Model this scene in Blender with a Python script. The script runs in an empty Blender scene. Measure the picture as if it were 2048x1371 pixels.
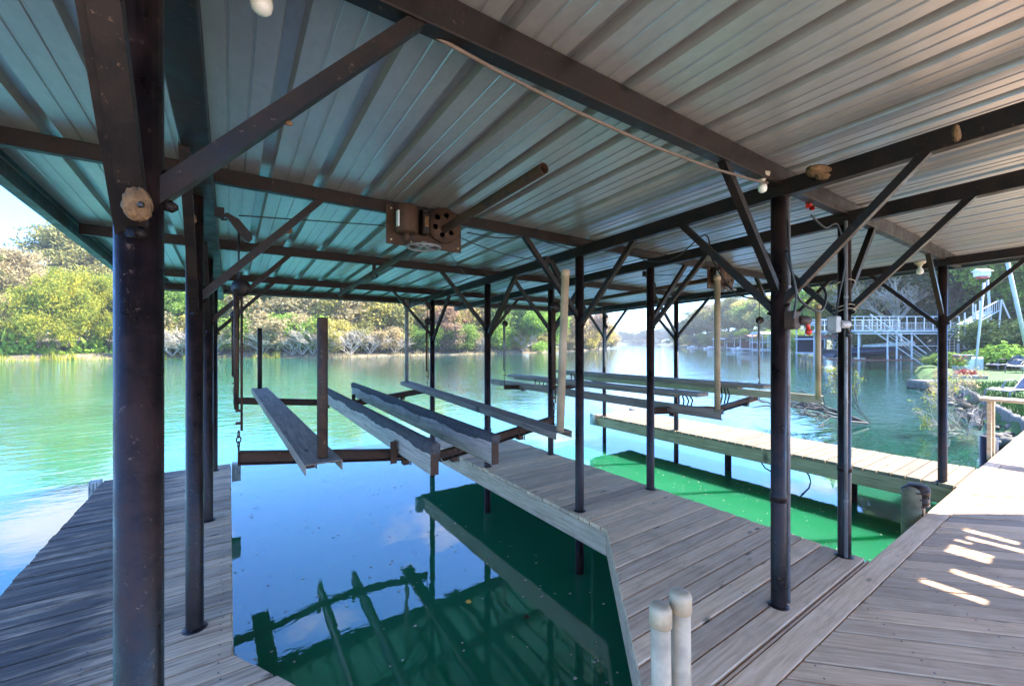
import bpy, math, random
import numpy as np
from mathutils import Vector, Matrix

# ------------------------------------------------------------------ camera, sky, sun
scene = bpy.context.scene
CX, CY, F = 1024.0, 685.5, 834.0
FD = (0.5613, 0.8276)            # camera forward in the dock's axes
H_CAM = 1.65
cam_d = bpy.data.cameras.new("camera")
cam = bpy.data.objects.new("camera", cam_d)
scene.collection.objects.link(cam)
cam_d.sensor_width = 36.0
cam_d.lens = F / 2048 * 36.0
cam_d.clip_start = 0.05
cam_d.clip_end = 6000
cam.location = (0, 0, H_CAM)
cam.rotation_euler = (math.radians(90), 0, -math.atan2(FD[0], FD[1]))
scene.camera = cam

SUN_EL, SUN_AZ = math.radians(45), math.radians(27)     # azimuth: clockwise from +x
to_sun = Vector((math.cos(SUN_EL)*math.cos(SUN_AZ), -math.cos(SUN_EL)*math.sin(SUN_AZ), math.sin(SUN_EL)))
sd = bpy.data.lights.new("sun", 'SUN')
sd.energy = 2.0
sd.angle = math.radians(0.5)
sd.color = (1.0, 0.94, 0.84)
sun = bpy.data.objects.new("sun", sd)
scene.collection.objects.link(sun)
sun.rotation_euler = to_sun.to_track_quat('Z', 'Y').to_euler()

world = bpy.data.worlds.new("World")
scene.world = world
world.use_nodes = True
nt = world.node_tree
for n in list(nt.nodes): nt.nodes.remove(n)
def N(tree, typ, **kw):
    n = tree.nodes.new(typ)
    for k, v in kw.items():
        if k == 'inp':
            for kk, vv in v.items(): n.inputs[kk].default_value = vv
        else: setattr(n, k, v)
    return n
wo = N(nt, 'ShaderNodeOutputWorld'); wb = N(nt, 'ShaderNodeBackground')
wb.inputs['Strength'].default_value = 0.085
sky = N(nt, 'ShaderNodeTexSky', sky_type='NISHITA', sun_disc=False)
sky.sun_elevation = SUN_EL
sky.sun_rotation = math.atan2(to_sun.x, to_sun.y)
sky.air_density = 1.0; sky.dust_density = 0.1; sky.ozone_density = 3.5
tc = N(nt, 'ShaderNodeTexCoord'); sx = N(nt, 'ShaderNodeSeparateXYZ')
nt.links.new(tc.outputs['Generated'], sx.inputs[0])
addz = N(nt, 'ShaderNodeMath', operation='ADD', inp={1: 0.16}); nt.links.new(sx.outputs[2], addz.inputs[0])
mx = N(nt, 'ShaderNodeMath', operation='MAXIMUM', inp={1: 0.05}); nt.links.new(addz.outputs[0], mx.inputs[0])
dv = N(nt, 'ShaderNodeVectorMath', operation='DIVIDE')
cb = N(nt, 'ShaderNodeCombineXYZ')
for i in range(3): nt.links.new(mx.outputs[0], cb.inputs[i])
nt.links.new(tc.outputs['Generated'], dv.inputs[0]); nt.links.new(cb.outputs[0], dv.inputs[1])
mp = N(nt, 'ShaderNodeMapping'); mp.inputs['Location'].default_value = (5.3, 2.2, 0); mp.inputs['Scale'].default_value = (1, 1, 0)
nt.links.new(dv.outputs[0], mp.inputs[0])
ns = N(nt, 'ShaderNodeTexNoise', inp={'Scale': 1.5, 'Detail': 9.0, 'Roughness': 0.52, 'Distortion': 0.15})
nt.links.new(mp.outputs[0], ns.inputs['Vector'])
rp = N(nt, 'ShaderNodeValToRGB'); rp.color_ramp.elements[0].position = 0.55; rp.color_ramp.elements[1].position = 0.66
rp.color_ramp.elements[1].color = (0.95, 0.95, 0.95, 1)
nt.links.new(ns.outputs['Fac'], rp.inputs[0])
mixc = N(nt, 'ShaderNodeMix', data_type='RGBA'); mixc.inputs[7].default_value = (2.6, 2.6, 2.7, 1)
deep = N(nt, 'ShaderNodeMix', data_type='RGBA', blend_type='MULTIPLY', inp={0: 1.0}); deep.inputs[7].default_value = (0.29, 0.53, 0.84, 1)
nt.links.new(sky.outputs[0], deep.inputs[6])
nt.links.new(rp.outputs[0], mixc.inputs[0]); nt.links.new(deep.outputs[2], mixc.inputs[6])
nt.links.new(mixc.outputs[2], wb.inputs[0]); nt.links.new(wb.outputs[0], wo.inputs[0])

scene.view_settings.view_transform = 'Standard'
scene.view_settings.look = 'None'
scene.view_settings.gamma = 1
scene.view_settings.use_curve_mapping = False
scene.view_settings.exposure = 3.75
scene.cycles.max_bounces = 8
scene.cycles.diffuse_bounces = 4
scene.cycles.glossy_bounces = 4
scene.cycles.caustics_reflective = False

# ------------------------------------------------------------------ helpers
rnd = random.Random(11)
C = scene.collection
V3 = Vector
WATER = -0.61

def W(Xc, Zc, z=0.0):
    return V3((FD[1]*Xc + FD[0]*Zc, -FD[0]*Xc + FD[1]*Zc, z))
def P(px, Zc, z=0.0):
    return W((px - CX) / F * Zc, Zc, z)
def PY(px, py, z):
    Zc = (H_CAM - z) * F / (py - CY)
    return P(px, Zc, z)
def PV(px, py, Zc):
    return P(px, Zc, H_CAM - (py - CY) * Zc / F)

class MB:
    def __init__(s): s.v = []; s.f = []; s.sm = []
    def add(s, vs, fs, smooth=False):
        o = len(s.v); s.v += [tuple(p) for p in vs]
        s.f += [tuple(i + o for i in f) for f in fs]; s.sm += [smooth] * len(fs)
        return s
    def box(s, c, size, rot=None):
        hx, hy, hz = size[0]/2, size[1]/2, size[2]/2
        vs = [V3((x, y, z)) for x in (-hx, hx) for y in (-hy, hy) for z in (-hz, hz)]
        if rot is not None: vs = [rot @ p for p in vs]
        c = V3(c)
        return s.add([p + c for p in vs], [(0,1,3,2),(4,6,7,5),(0,4,5,1),(2,3,7,6),(0,2,6,4),(1,5,7,3)])
    def bar(s, a, b, w, h, up=(0,0,1)):
        a, b = V3(a), V3(b); d = (b-a).normalized(); u = V3(up)
        x = d.cross(u)
        if x.length < 1e-4: x = d.cross(V3((1,0,0)))
        x.normalize(); y = x.cross(d)
        q = [(-w/2,-h/2),(w/2,-h/2),(w/2,h/2),(-w/2,h/2)]
        vs = [p + x*i + y*j for p in (a, b) for i, j in q]
        return s.add(vs, [(3,2,1,0),(4,5,6,7),(0,1,5,4),(1,2,6,5),(2,3,7,6),(3,0,4,7)])
    def extr(s, a, b, prof, up=(0,0,1), cap=True):
        """closed profile [(side,up)] swept from a to b"""
        a, b = V3(a), V3(b); d = (b-a).normalized(); x = d.cross(V3(up))
        if x.length < 1e-4: x = d.cross(V3((1,0,0)))
        x.normalize(); y = x.cross(d); n = len(prof)
        vs = [p + x*i + y*j for p in (a, b) for i, j in prof]
        fs = [(i, (i+1) % n, n+(i+1) % n, n+i) for i in range(n)]
        if cap: fs += [tuple(reversed(range(n))), tuple(range(n, 2*n))]
        return s.add(vs, fs)
    def channel(s, a, b, w, h, t=0.008, up=(0,0,1), flip=1):
        """C section: web along 'up', open to the side"""
        f = flip
        pr = [(-w/2*f,-h/2),(w/2*f,-h/2),(w/2*f,-h/2+t),((-w/2+t)*f,-h/2+t),((-w/2+t)*f,h/2-t),(w/2*f,h/2-t),(w/2*f,h/2),(-w/2*f,h/2)]
        return s.extr(a, b, pr, up)
    def angle(s, a, b, w, t=0.007, up=(0,0,1), sx=1, sy=1):
        pr = [(0,0),(w*sx,0),(w*sx,t*sy),(t*sx,t*sy),(t*sx,w*sy),(0,w*sy)]
        return s.extr(a, b, pr, up)
    def tube(s, pts, r, n=10, cap=True, hollow=False):
        pts = [V3(p) for p in pts]; rs = r if isinstance(r, (list, tuple)) else [r]*len(pts)
        vs = []; x = None
        for i, p in enumerate(pts):
            d = (pts[min(i+1, len(pts)-1)] - pts[max(i-1, 0)]).normalized()
            if x is None:
                x = d.cross(V3((0,0,1)))
                if x.length < 1e-3: x = V3((1,0,0))
            x = (x - d * x.dot(d)).normalized(); y = d.cross(x)
            vs += [p + (x*math.cos(k*2*math.pi/n) + y*math.sin(k*2*math.pi/n)) * rs[i] for k in range(n)]
        fs = []
        for i in range(len(pts)-1):
            for k in range(n):
                fs.append((i*n+k, i*n+(k+1) % n, (i+1)*n+(k+1) % n, (i+1)*n+k))
        s.add(vs, fs, True)
        if cap:
            o = len(vs); b = len(s.v) - o
            s.f.append(tuple(b + k for k in reversed(range(n)))); s.sm.append(False)
            s.f.append(tuple(b + o - n + k for k in range(n))); s.sm.append(False)
        return s
    def lathe(s, c, prof, n=16, axis=(0,0,1)):
        """profile [(r, h)] about an axis through c"""
        c = V3(c); a = V3(axis).normalized(); x = a.cross(V3((0.3,1,0.2))).normalized(); y = a.cross(x)
        vs = [c + a*h + (x*math.cos(k*2*math.pi/n) + y*math.sin(k*2*math.pi/n))*max(r, 1e-4) for r, h in prof for k in range(n)]
        fs = [(i*n+k, i*n+(k+1) % n, (i+1)*n+(k+1) % n, (i+1)*n+k) for i in range(len(prof)-1) for k in range(n)]
        return s.add(vs, fs, True)
    def prism(s, poly, z0, z1):
        n = len(poly)
        area = sum(poly[i][0]*poly[(i+1) % n][1] - poly[(i+1) % n][0]*poly[i][1] for i in range(n))
        if area < 0: poly = poly[::-1]
        vs = [(x, y, z0) for x, y in poly] + [(x, y, z1) for x, y in poly]
        fs = [tuple(reversed(range(n))), tuple(range(n, 2*n))] + [(i, (i+1) % n, n+(i+1) % n, n+i) for i in range(n)]
        return s.add(vs, fs)
    def blob(s, c, r, seed=0, n=8, m=6, rough=0.25, sq=(1,1,1)):
        g = random.Random(seed); c = V3(c); vs = []; 
        for j in range(m+1):
            th = math.pi*j/m
            for k in range(n):
                ph = 2*math.pi*k/n; q = r*(1 + g.uniform(-rough, rough)*(0 if j in (0, m) else 1))
                vs.append(c + V3((math.sin(th)*math.cos(ph)*sq[0], math.sin(th)*math.sin(ph)*sq[1], math.cos(th)*sq[2]))*q)
        return s.add(vs, [(j*n+k, (j+1)*n+k, (j+1)*n+(k+1) % n, j*n+(k+1) % n) for j in range(m) for k in range(n)], True)
    def build(s, name, mat, parent=None, bevel=0):
        me = bpy.data.meshes.new(name); me.from_pydata(s.v, [], s.f); me.update()
        me.polygons.foreach_set('use_smooth', s.sm)
        me.materials.append(mat)
        o = bpy.data.objects.new(name, me); C.objects.link(o)
        if parent is not None:
            o.parent = parent
            o.matrix_parent_inverse = Matrix.Translation(-V3(parent.location)) if parent.location.length > 0 else Matrix.Identity(4)
        if bevel:
            m = o.modifiers.new('bevel', 'BEVEL'); m.width = bevel; m.segments = 1; m.limit_method = 'ANGLE'
        return o

def tag(o, label=None, cat=None, group=None, kind=None):
    if label: o['label'] = label
    if cat: o['category'] = cat
    if group: o['group'] = group
    if kind: o['kind'] = kind
    return o
def thing(name, label, cat, loc=(0,0,0), group=None):
    o = bpy.data.objects.new(name, None); C.objects.link(o); o.location = loc; o.empty_display_size = 0.2
    return tag(o, label, cat, group)
def struct(o): o['kind'] = 'structure'; return o

# ------------------------------------------------------------------ materials
def mat(name, build):
    m = bpy.data.materials.new(name); m.use_nodes = True; t = m.node_tree
    b = t.nodes['Principled BSDF']; build(t, b); return m
def ramp(t, src, stops):
    r = N(t, 'ShaderNodeValToRGB'); e = r.color_ramp.elements
    while len(e) < len(stops): e.new(0.5)
    for i, (p, c) in enumerate(stops): e[i].position = p; e[i].color = (*c, 1)
    t.links.new(src, r.inputs[0]); return r.outputs[0]
def coords(t, scale=(1,1,1), rot=(0,0,0), kind='Object'):
    c = N(t, 'ShaderNodeTexCoord'); m = N(t, 'ShaderNodeMapping')
    m.inputs['Scale'].default_value = scale; m.inputs['Rotation'].default_value = rot
    t.links.new(c.outputs[kind], m.inputs[0]); return m.outputs[0]
def noise(t, vec, scale, detail=4, rough=0.55, dist=0.0):
    n = N(t, 'ShaderNodeTexNoise', inp={'Scale': scale, 'Detail': detail, 'Roughness': rough, 'Distortion': dist})
    t.links.new(vec, n.inputs['Vector']); return n.outputs['Fac']
def mixcol(t, fac, a, b, mode='MIX'):
    m = N(t, 'ShaderNodeMix', data_type='RGBA', blend_type=mode)
    for i, v in ((0, fac), (6, a), (7, b)):
        if hasattr(v, 'is_linked') or isinstance(v, bpy.types.NodeSocket): t.links.new(v, m.inputs[i])
        else: m.inputs[i].default_value = v if i == 0 else (*v, 1)
    return m.outputs[2]
def bump(t, b, h, strength=0.3, dist=0.01):
    n = N(t, 'ShaderNodeBump', inp={'Strength': strength, 'Distance': dist})
    t.links.new(h, n.inputs['Height']); t.links.new(n.outputs[0], b.inputs['Normal'])
def simple(name, col, rough=0.5, metal=0.0, var=0.25, vs=6.0, bmp=0.1):
    def f(t, b):
        v = coords(t); n = noise(t, v, vs, 6)
        d = tuple(c*(1-var) for c in col); l = tuple(min(1, c*(1+var)) for c in col)
        t.links.new(ramp(t, n, [(0.3, d), (0.7, l)]), b.inputs['Base Color'])
        b.inputs['Roughness'].default_value = rough; b.inputs['Metallic'].default_value = metal
        if bmp: bump(t, b, n, bmp, 0.01)
    return mat(name, f)

def f_steel(base, rust, speck, rough=0.38, amt=0.62):
    def f(t, b):
        v = coords(t); n1 = noise(t, v, 7, 8, 0.7); n2 = noise(t, v, 55, 4, 0.75); n3 = noise(t, v, 1.6, 3)
        c = mixcol(t, ramp(t, n1, [(0.44, (0,0,0)), (amt-0.02, (1,1,1))]), base, rust)
        c = mixcol(t, ramp(t, n2, [(0.63, (0,0,0)), (0.70, (1,1,1))]), c, speck)
        t.links.new(c, b.inputs['Base Color'])
        r = ramp(t, n1, [(0.3, (rough-0.1,)*3), (0.7, (rough+0.3,)*3)])
        t.links.new(r, b.inputs['Roughness']); b.inputs['Metallic'].default_value = 0.25
        b.inputs['Specular IOR Level'].default_value = 0.35
        bump(t, b, n2, 0.25, 0.004)
    return f
M = {}
M['steel'] = mat('dark_painted_pipe', f_steel((0.007,0.0045,0.006), (0.026,0.013,0.012), (0.12,0.075,0.055), 0.30))
M['beam'] = mat('dark_beam_steel', f_steel((0.009,0.0065,0.006), (0.020,0.011,0.008), (0.12,0.07,0.045), 0.42))
M['rusty'] = mat('rusty_steel', f_steel((0.03,0.018,0.014), (0.06,0.032,0.02), (0.20,0.13,0.08), 0.55, 0.5))
M['greysteel'] = mat('galvanised_conduit', f_steel((0.22,0.22,0.23), (0.16,0.14,0.13), (0.35,0.33,0.3), 0.4))
M['whitesteel'] = simple('white_painted_steel', (0.50,0.52,0.54), 0.45, 0, 0.12, 3)
M['teal'] = mat('teal_edge_trim', f_steel((0.05,0.10,0.12), (0.08,0.10,0.10), (0.2,0.2,0.18), 0.35))

def f_roof(t, b):
    n1 = noise(t, coords(t), 1.1, 6, 0.6); n2 = noise(t, coords(t, (1, 0.5, 1)), 30, 4, 0.6)
    c = ramp(t, n2, [(0.3, (0.37,0.36,0.355)), (0.7, (0.43,0.42,0.415))])
    c = mixcol(t, ramp(t, n1, [(0.45, (0,0,0)), (0.75, (0.45,0.45,0.45))]), c, (0.27,0.245,0.225))
    t.links.new(c, b.inputs['Base Color'])
    b.inputs['Metallic'].default_value = 0.6; b.inputs['Roughness'].default_value = 0.33
    bump(t, b, n2, 0.06, 0.003)
M['roof'] = mat('galvanised_roof_sheet', f_roof)

def f_wood(cols, rot=0.0, dark=(0.06,0.045,0.035), stain=0.0, knot=True, along='x'):
    def f(t, b):
        sc = (1.2, 22, 22) if along == 'x' else (22, 1.2, 22)
        g = N(t, 'ShaderNodeNewGeometry')
        co = N(t, 'ShaderNodeTexCoord')
        # shift grain per board so that boards differ
        cmb = N(t, 'ShaderNodeCombineXYZ'); mul = N(t, 'ShaderNodeMath', operation='MULTIPLY', inp={1: 37.0})
        t.links.new(g.outputs['Random Per Island'], mul.inputs[0])
        for i in range(3): t.links.new(mul.outputs[0], cmb.inputs[i])
        vr = N(t, 'ShaderNodeVectorRotate', rotation_type='Z_AXIS', inp={'Angle': rot})
        t.links.new(co.outputs['Object'], vr.inputs['Vector'])
        ad = N(t, 'ShaderNodeVectorMath', operation='ADD'); t.links.new(vr.outputs[0], ad.inputs[0]); t.links.new(cmb.outputs[0], ad.inputs[1])
        mpn = N(t, 'ShaderNodeMapping'); mpn.inputs['Scale'].default_value = sc; t.links.new(ad.outputs[0], mpn.inputs[0])
        gr = noise(t, mpn.outputs[0], 2.2, 8, 0.65, 0.6)
        big = noise(t, ad.outputs[0], 3.2, 5, 0.6)
        c = ramp(t, gr, [(0.30, cols[0]), (0.52, cols[1]), (0.75, cols[2])])
        isl = ramp(t, g.outputs['Random Per Island'], [(0.0, (0.66,0.65,0.66)), (0.5, (0.95,0.92,0.9)), (1.0, (1.2,1.12,1.04))])
        c = mixcol(t, 1.0, c, isl, 'MULTIPLY')
        c = mixcol(t, ramp(t, big, [(0.52, (0,0,0)), (0.75, (0.4,0.4,0.4))]), c, tuple(x*0.6 for x in cols[0]))
        if knot:
            vo = N(t, 'ShaderNodeTexVoronoi', feature='F1', inp={'Scale': 1.0})
            mk = N(t, 'ShaderNodeMapping'); mk.inputs['Scale'].default_value = (2.2, 6.5, 1) if along == 'x' else (6.5, 2.2, 1); t.links.new(ad.outputs[0], mk.inputs[0])
            t.links.new(mk.outputs[0], vo.inputs['Vector'])
            c = mixcol(t, ramp(t, vo.outputs['Distance'], [(0.05, (0.85,)*3), (0.13, (0,0,0))]), c, dark)
        if stain > 0:
            st = noise(t, coords(t, (0.9, 7.5, 1)), 1.9, 9, 0.72)
            sxx = N(t, 'ShaderNodeSeparateXYZ'); t.links.new(co.outputs['Object'], sxx.inputs[0])
            mm = N(t, 'ShaderNodeMapRange', inp={'From Min': 0.0, 'From Max': -0.75, 'To Min': -0.22, 'To Max': 0.16}); t.links.new(sxx.outputs[0], mm.inputs[0])
            a2 = N(t, 'ShaderNodeMath', operation='ADD'); t.links.new(st, a2.inputs[0]); t.links.new(mm.outputs[0], a2.inputs[1])
            c = mixcol(t, ramp(t, a2.outputs[0], [(0.46, (0,0,0)), (0.66, (stain,)*3)]), c, (0.020,0.020,0.024))
        t.links.new(c, b.inputs['Base Color'])
        b.inputs['Roughness'].default_value = 0.75
        b.inputs['Specular IOR Level'].default_value = 0.25
        bump(t, b, gr, 0.35, 0.004)
    return f
GREYW = [(0.50,0.32,0.19), (0.71,0.49,0.31), (0.82,0.62,0.43)]
M['deck'] = mat('weathered_deck_boards', f_wood(GREYW))
M['deckdiag'] = mat('weathered_diagonal_boards', f_wood([(0.46,0.29,0.17), (0.64,0.435,0.27), (0.75,0.555,0.37)], rot=math.radians(45)))
M['deckold'] = mat('stained_old_deck_boards', f_wood([(0.21,0.145,0.095), (0.50,0.355,0.235), (0.70,0.52,0.37)], stain=0.8))
M['decksun'] = mat('sun_dimmed_deck_boards', f_wood([(0.14,0.11,0.075), (0.24,0.195,0.135), (0.33,0.275,0.20)]))  # sunlit copy of the deck boards, base darkened against the direct sun
M['fascia'] = mat('fascia_boards', f_wood([(0.30,0.21,0.14), (0.52,0.38,0.265), (0.66,0.52,0.385)], along='y'))
M['fasciapale'] = mat('pale_fascia_boards', f_wood([(0.22,0.16,0.09), (0.36,0.28,0.17), (0.48,0.40,0.27)], along='y'))
M['bunkwood'] = mat('grey_bunk_wood', f_wood([(0.20,0.18,0.16), (0.38,0.35,0.32), (0.52,0.49,0.46)], along='y'))
M['bunkflat'] = mat('brown_bunk_board', f_wood([(0.13,0.10,0.085), (0.23,0.19,0.16), (0.33,0.28,0.24)], along='y'))
M['railwood'] = mat('tan_rail_wood', f_wood([(0.28,0.23,0.16), (0.42,0.36,0.27), (0.55,0.48,0.38)], along='y'))
M['carpet'] = simple('bunk_carpet', (0.055,0.052,0.055), 0.95, 0, 0.5, 45, 0.6)
M['pvc'] = simple('aged_pvc', (0.36,0.26,0.16), 0.5, 0, 0.38, 4)
M['pvcw'] = simple('dull_white_pvc', (0.44,0.34,0.22), 0.45, 0, 0.28, 14)
M['bumper'] = simple('grey_bumper', (0.42,0.42,0.40), 0.6, 0, 0.4, 12)
M['mud'] = simple('dried_mud', (0.14,0.075,0.032), 0.95, 0, 0.55, 60, 1.0)
M['rope'] = simple('tan_hose', (0.12,0.08,0.06), 0.6, 0, 0.25, 12)
M['string'] = simple('pale_string', (0.45,0.38,0.28), 0.9)
M['black'] = simple('black_rubber', (0.012,0.012,0.014), 0.45)
M['bulb'] = simple('frosted_bulb_glass', (0.75,0.72,0.66), 0.15, 0, 0.03)
M['red'] = simple('red_plastic', (0.5,0.03,0.02), 0.35)
M['box'] = simple('grey_junction_box', (0.30,0.30,0.30), 0.5, 0.2, 0.3, 14)
M['labelw'] = simple('pale_sticker', (0.5,0.55,0.6), 0.5)
M['concrete'] = simple('old_concrete', (0.19,0.175,0.15), 0.9, 0, 0.3, 3, 0.4)
M['bounceground'] = simple('warm_bounce_ground', (0.64,0.54,0.43), 0.9, 0, 0.15, 2, 0.3)  # pale warm tone chosen to bounce light under the roof
M['weathered'] = simple('algae_stained_pipe', (0.17,0.14,0.075), 0.8, 0, 0.55, 7, 0.5)
M['rock'] = simple('grey_rock', (0.13,0.12,0.10), 0.9, 0, 0.4, 5, 0.5)
M['grass'] = simple('mown_grass', (0.04,0.105,0.008), 0.9, 0, 0.45, 1.5, 0.5)
M['blade'] = simple('grass_blades', (0.05,0.12,0.012), 0.8, 0, 0.4, 3)
M['dirt'] = simple('bank_soil', (0.16,0.13,0.08), 0.95, 0, 0.5, 0.6, 0.5)
M['hill'] = simple('wooded_ground', (0.07,0.085,0.035), 0.95, 0, 0.5, 0.2, 0.5)
M['reed'] = simple('dry_reeds', (0.34,0.27,0.16), 0.9, 0, 0.45, 0.7, 0)
M['dullred'] = simple('red_brown_timber', (0.22,0.07,0.045), 0.7)
M['navy'] = simple('navy_boat_cover', (0.018,0.03,0.06), 0.45, 0, 0.3, 3)
M['whitep'] = simple('white_hull', (0.7,0.72,0.74), 0.3)
M['greyroof'] = simple('pale_dock_roof', (0.55,0.57,0.6), 0.5)
M['fabric'] = simple('blue_grey_sling', (0.12,0.14,0.2), 0.8)
M['terracotta'] = simple('flower_pot', (0.22,0.22,0.21), 0.8)
M['bark'] = simple('bark', (0.10,0.08,0.06), 0.95, 0, 0.4, 6, 0.6)
M['palebark'] = simple('pale_dead_wood', (0.50,0.43,0.37), 0.9, 0, 0.3, 5, 0)
M['darktwig'] = simple('dark_wet_twig', (0.05,0.045,0.045), 0.8, 0, 0.3, 5, 0)
M['flower'] = simple('red_flowers', (0.45,0.04,0.05), 0.8)
M['debris'] = simple('pale_floating_bits', (0.5,0.47,0.38), 0.8)
M['yellow'] = simple('yellow_leaf', (0.75,0.45,0.05), 0.6)

def leafmat(name, a, bcol, ccol=None, trans=0.45):
    a, bcol, ccol = [tuple(min(.75, q*1.4) for q in k) for k in (a, bcol, ccol)]
    m = bpy.data.materials.new(name); m.use_nodes = True; t = m.node_tree
    for n in list(t.nodes): t.nodes.remove(n)
    out = N(t, 'ShaderNodeOutputMaterial'); g = N(t, 'ShaderNodeNewGeometry')
    vn = noise(t, coords(t), 0.45, 3)
    ad = N(t, 'ShaderNodeMath', operation='ADD'); t.links.new(g.outputs['Random Per Island'], ad.inputs[0])
    ml = N(t, 'ShaderNodeMath', operation='MULTIPLY', inp={1: 1.6}); t.links.new(vn, ml.inputs[0])
    t.links.new(ml.outputs[0], ad.inputs[1])
    hf = N(t, 'ShaderNodeMath', operation='MULTIPLY', inp={1: 0.42}); t.links.new(ad.outputs[0], hf.inputs[0])
    c = ramp(t, hf.outputs[0], [(0.2, a), (0.5, bcol), (0.8, ccol or bcol)])
    oi = N(t, 'ShaderNodeObjectInfo')
    tint = ramp(t, oi.outputs['Random'], [(0.0, (0.8,0.86,0.85)), (1.0, (1.15,1.08,1.0))])
    c = mixcol(t, 1.0, c, tint, 'MULTIPLY')
    d = N(t, 'ShaderNodeBsdfDiffuse'); tr = N(t, 'ShaderNodeBsdfTranslucent'); mx2 = N(t, 'ShaderNodeMixShader', inp={0: trans})
    t.links.new(c, d.inputs[0]); t.links.new(c, tr.inputs[0]); t.links.new(d.outputs[0], mx2.inputs[1]); t.links.new(tr.outputs[0], mx2.inputs[2])
    t.links.new(mx2.outputs[0], out.inputs[0]); return m
L = {}
L['green'] = leafmat('leaf_green', (0.05,0.09,0.02), (0.12,0.19,0.04), (0.22,0.30,0.07))
L['dark'] = leafmat('leaf_dark_green', (0.02,0.04,0.018), (0.045,0.075,0.03), (0.08,0.12,0.045))
L['yellow'] = leafmat('leaf_autumn_yellow', (0.17,0.16,0.04), (0.33,0.29,0.08), (0.48,0.40,0.14))
L['willow'] = leafmat('leaf_willow', (0.09,0.13,0.025), (0.22,0.24,0.04), (0.42,0.34,0.05))
L['tan'] = leafmat('leaf_tan', (0.15,0.12,0.06), (0.28,0.225,0.12), (0.40,0.33,0.20))
L['red'] = leafmat('leaf_red_brown', (0.16,0.09,0.05), (0.28,0.17,0.11), (0.36,0.26,0.17))
L['olive'] = leafmat('leaf_olive', (0.09,0.10,0.03), (0.17,0.17,0.06), (0.28,0.25,0.10))
L['bright'] = leafmat('leaf_bright_green', (0.07,0.14,0.02), (0.17,0.28,0.04), (0.30,0.42,0.09))
L['hazy'] = leafmat('leaf_blue_green', (0.06,0.085,0.06), (0.11,0.14,0.09), (0.17,0.19,0.12))

def f_water(t, b):
    co = N(t, 'ShaderNodeTexCoord')
    cam_free = co.outputs['Object']
    # ripples are stronger out on the river than between the docks
    sx_ = N(t, 'ShaderNodeSeparateXYZ'); t.links.new(cam_free, sx_.inputs[0])
    mr = N(t, 'ShaderNodeMapRange', inp={'From Min': 6.5, 'From Max': 22.0, 'To Min': 0.07, 'To Max': 1.0}); t.links.new(sx_.outputs[1], mr.inputs[0])
    mx1 = N(t, 'ShaderNodeMapRange', inp={'From Min': 9.0, 'From Max': 20.0, 'To Min': 0.05, 'To Max': 1.0}); t.links.new(sx_.outputs[0], mx1.inputs[0])
    mxx = N(t, 'ShaderNodeMath', operation='MAXIMUM'); t.links.new(mr.outputs[0], mxx.inputs[0]); t.links.new(mx1.outputs[0], mxx.inputs[1])
    mpn = N(t, 'ShaderNodeMapping'); mpn.inputs['Scale'].default_value = (1.0, 1.9, 1); mpn.inputs['Rotation'].default_value = (0,0,math.radians(20))
    t.links.new(cam_free, mpn.inputs[0])
    n1 = noise(t, mpn.outputs[0], 1.6, 4, 0.55, 0.3); n2 = noise(t, mpn.outputs[0], 0.28, 3, 0.5)
    s = N(t, 'ShaderNodeMath', operation='MULTIPLY_ADD', inp={1: 1.3}); t.links.new(n2, s.inputs[0]); t.links.new(n1, s.inputs[2])
    bp = N(t, 'ShaderNodeBump', inp={'Distance': 0.12}); t.links.new(s.outputs[0], bp.inputs['Height'])
    st = N(t, 'ShaderNodeMath', operation='MULTIPLY', inp={1: 0.22}); t.links.new(mxx.outputs[0], st.inputs[0]); t.links.new(st.outputs[0], bp.inputs['Strength'])
    t.links.new(bp.outputs[0], b.inputs['Normal'])
    # colour made greener near the docks to offset roof shade, greyer in the river
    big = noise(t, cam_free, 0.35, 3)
    near = ramp(t, big, [(0.3, (0.012,0.14,0.062)), (0.7, (0.018,0.17,0.078))]); riverc = ramp(t, big, [(0.3, (0.018,0.135,0.082)), (0.7, (0.028,0.17,0.105))])
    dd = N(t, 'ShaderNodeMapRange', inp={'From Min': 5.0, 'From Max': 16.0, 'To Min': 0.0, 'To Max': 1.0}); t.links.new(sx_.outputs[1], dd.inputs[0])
    c = mixcol(t, dd.outputs[0], near, riverc)
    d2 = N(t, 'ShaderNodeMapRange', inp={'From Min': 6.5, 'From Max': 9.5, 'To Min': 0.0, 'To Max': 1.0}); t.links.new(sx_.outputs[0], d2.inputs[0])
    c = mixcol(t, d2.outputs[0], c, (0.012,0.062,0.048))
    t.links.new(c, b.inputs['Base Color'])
    b.inputs['Roughness'].default_value = 0.015
    b.inputs['IOR'].default_value = 2.0
    b.inputs['Subsurface Weight'].default_value = 1.0; b.inputs['Subsurface Radius'].default_value = (0.15, 1.3, 0.7); b.inputs['Subsurface Scale'].default_value = 1.0
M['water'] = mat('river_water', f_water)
# ------------------------------------------------------------------ water
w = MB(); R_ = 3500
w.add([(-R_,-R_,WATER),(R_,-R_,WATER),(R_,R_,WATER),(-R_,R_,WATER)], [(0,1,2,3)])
struct(w.build('water', M['water']))

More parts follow.
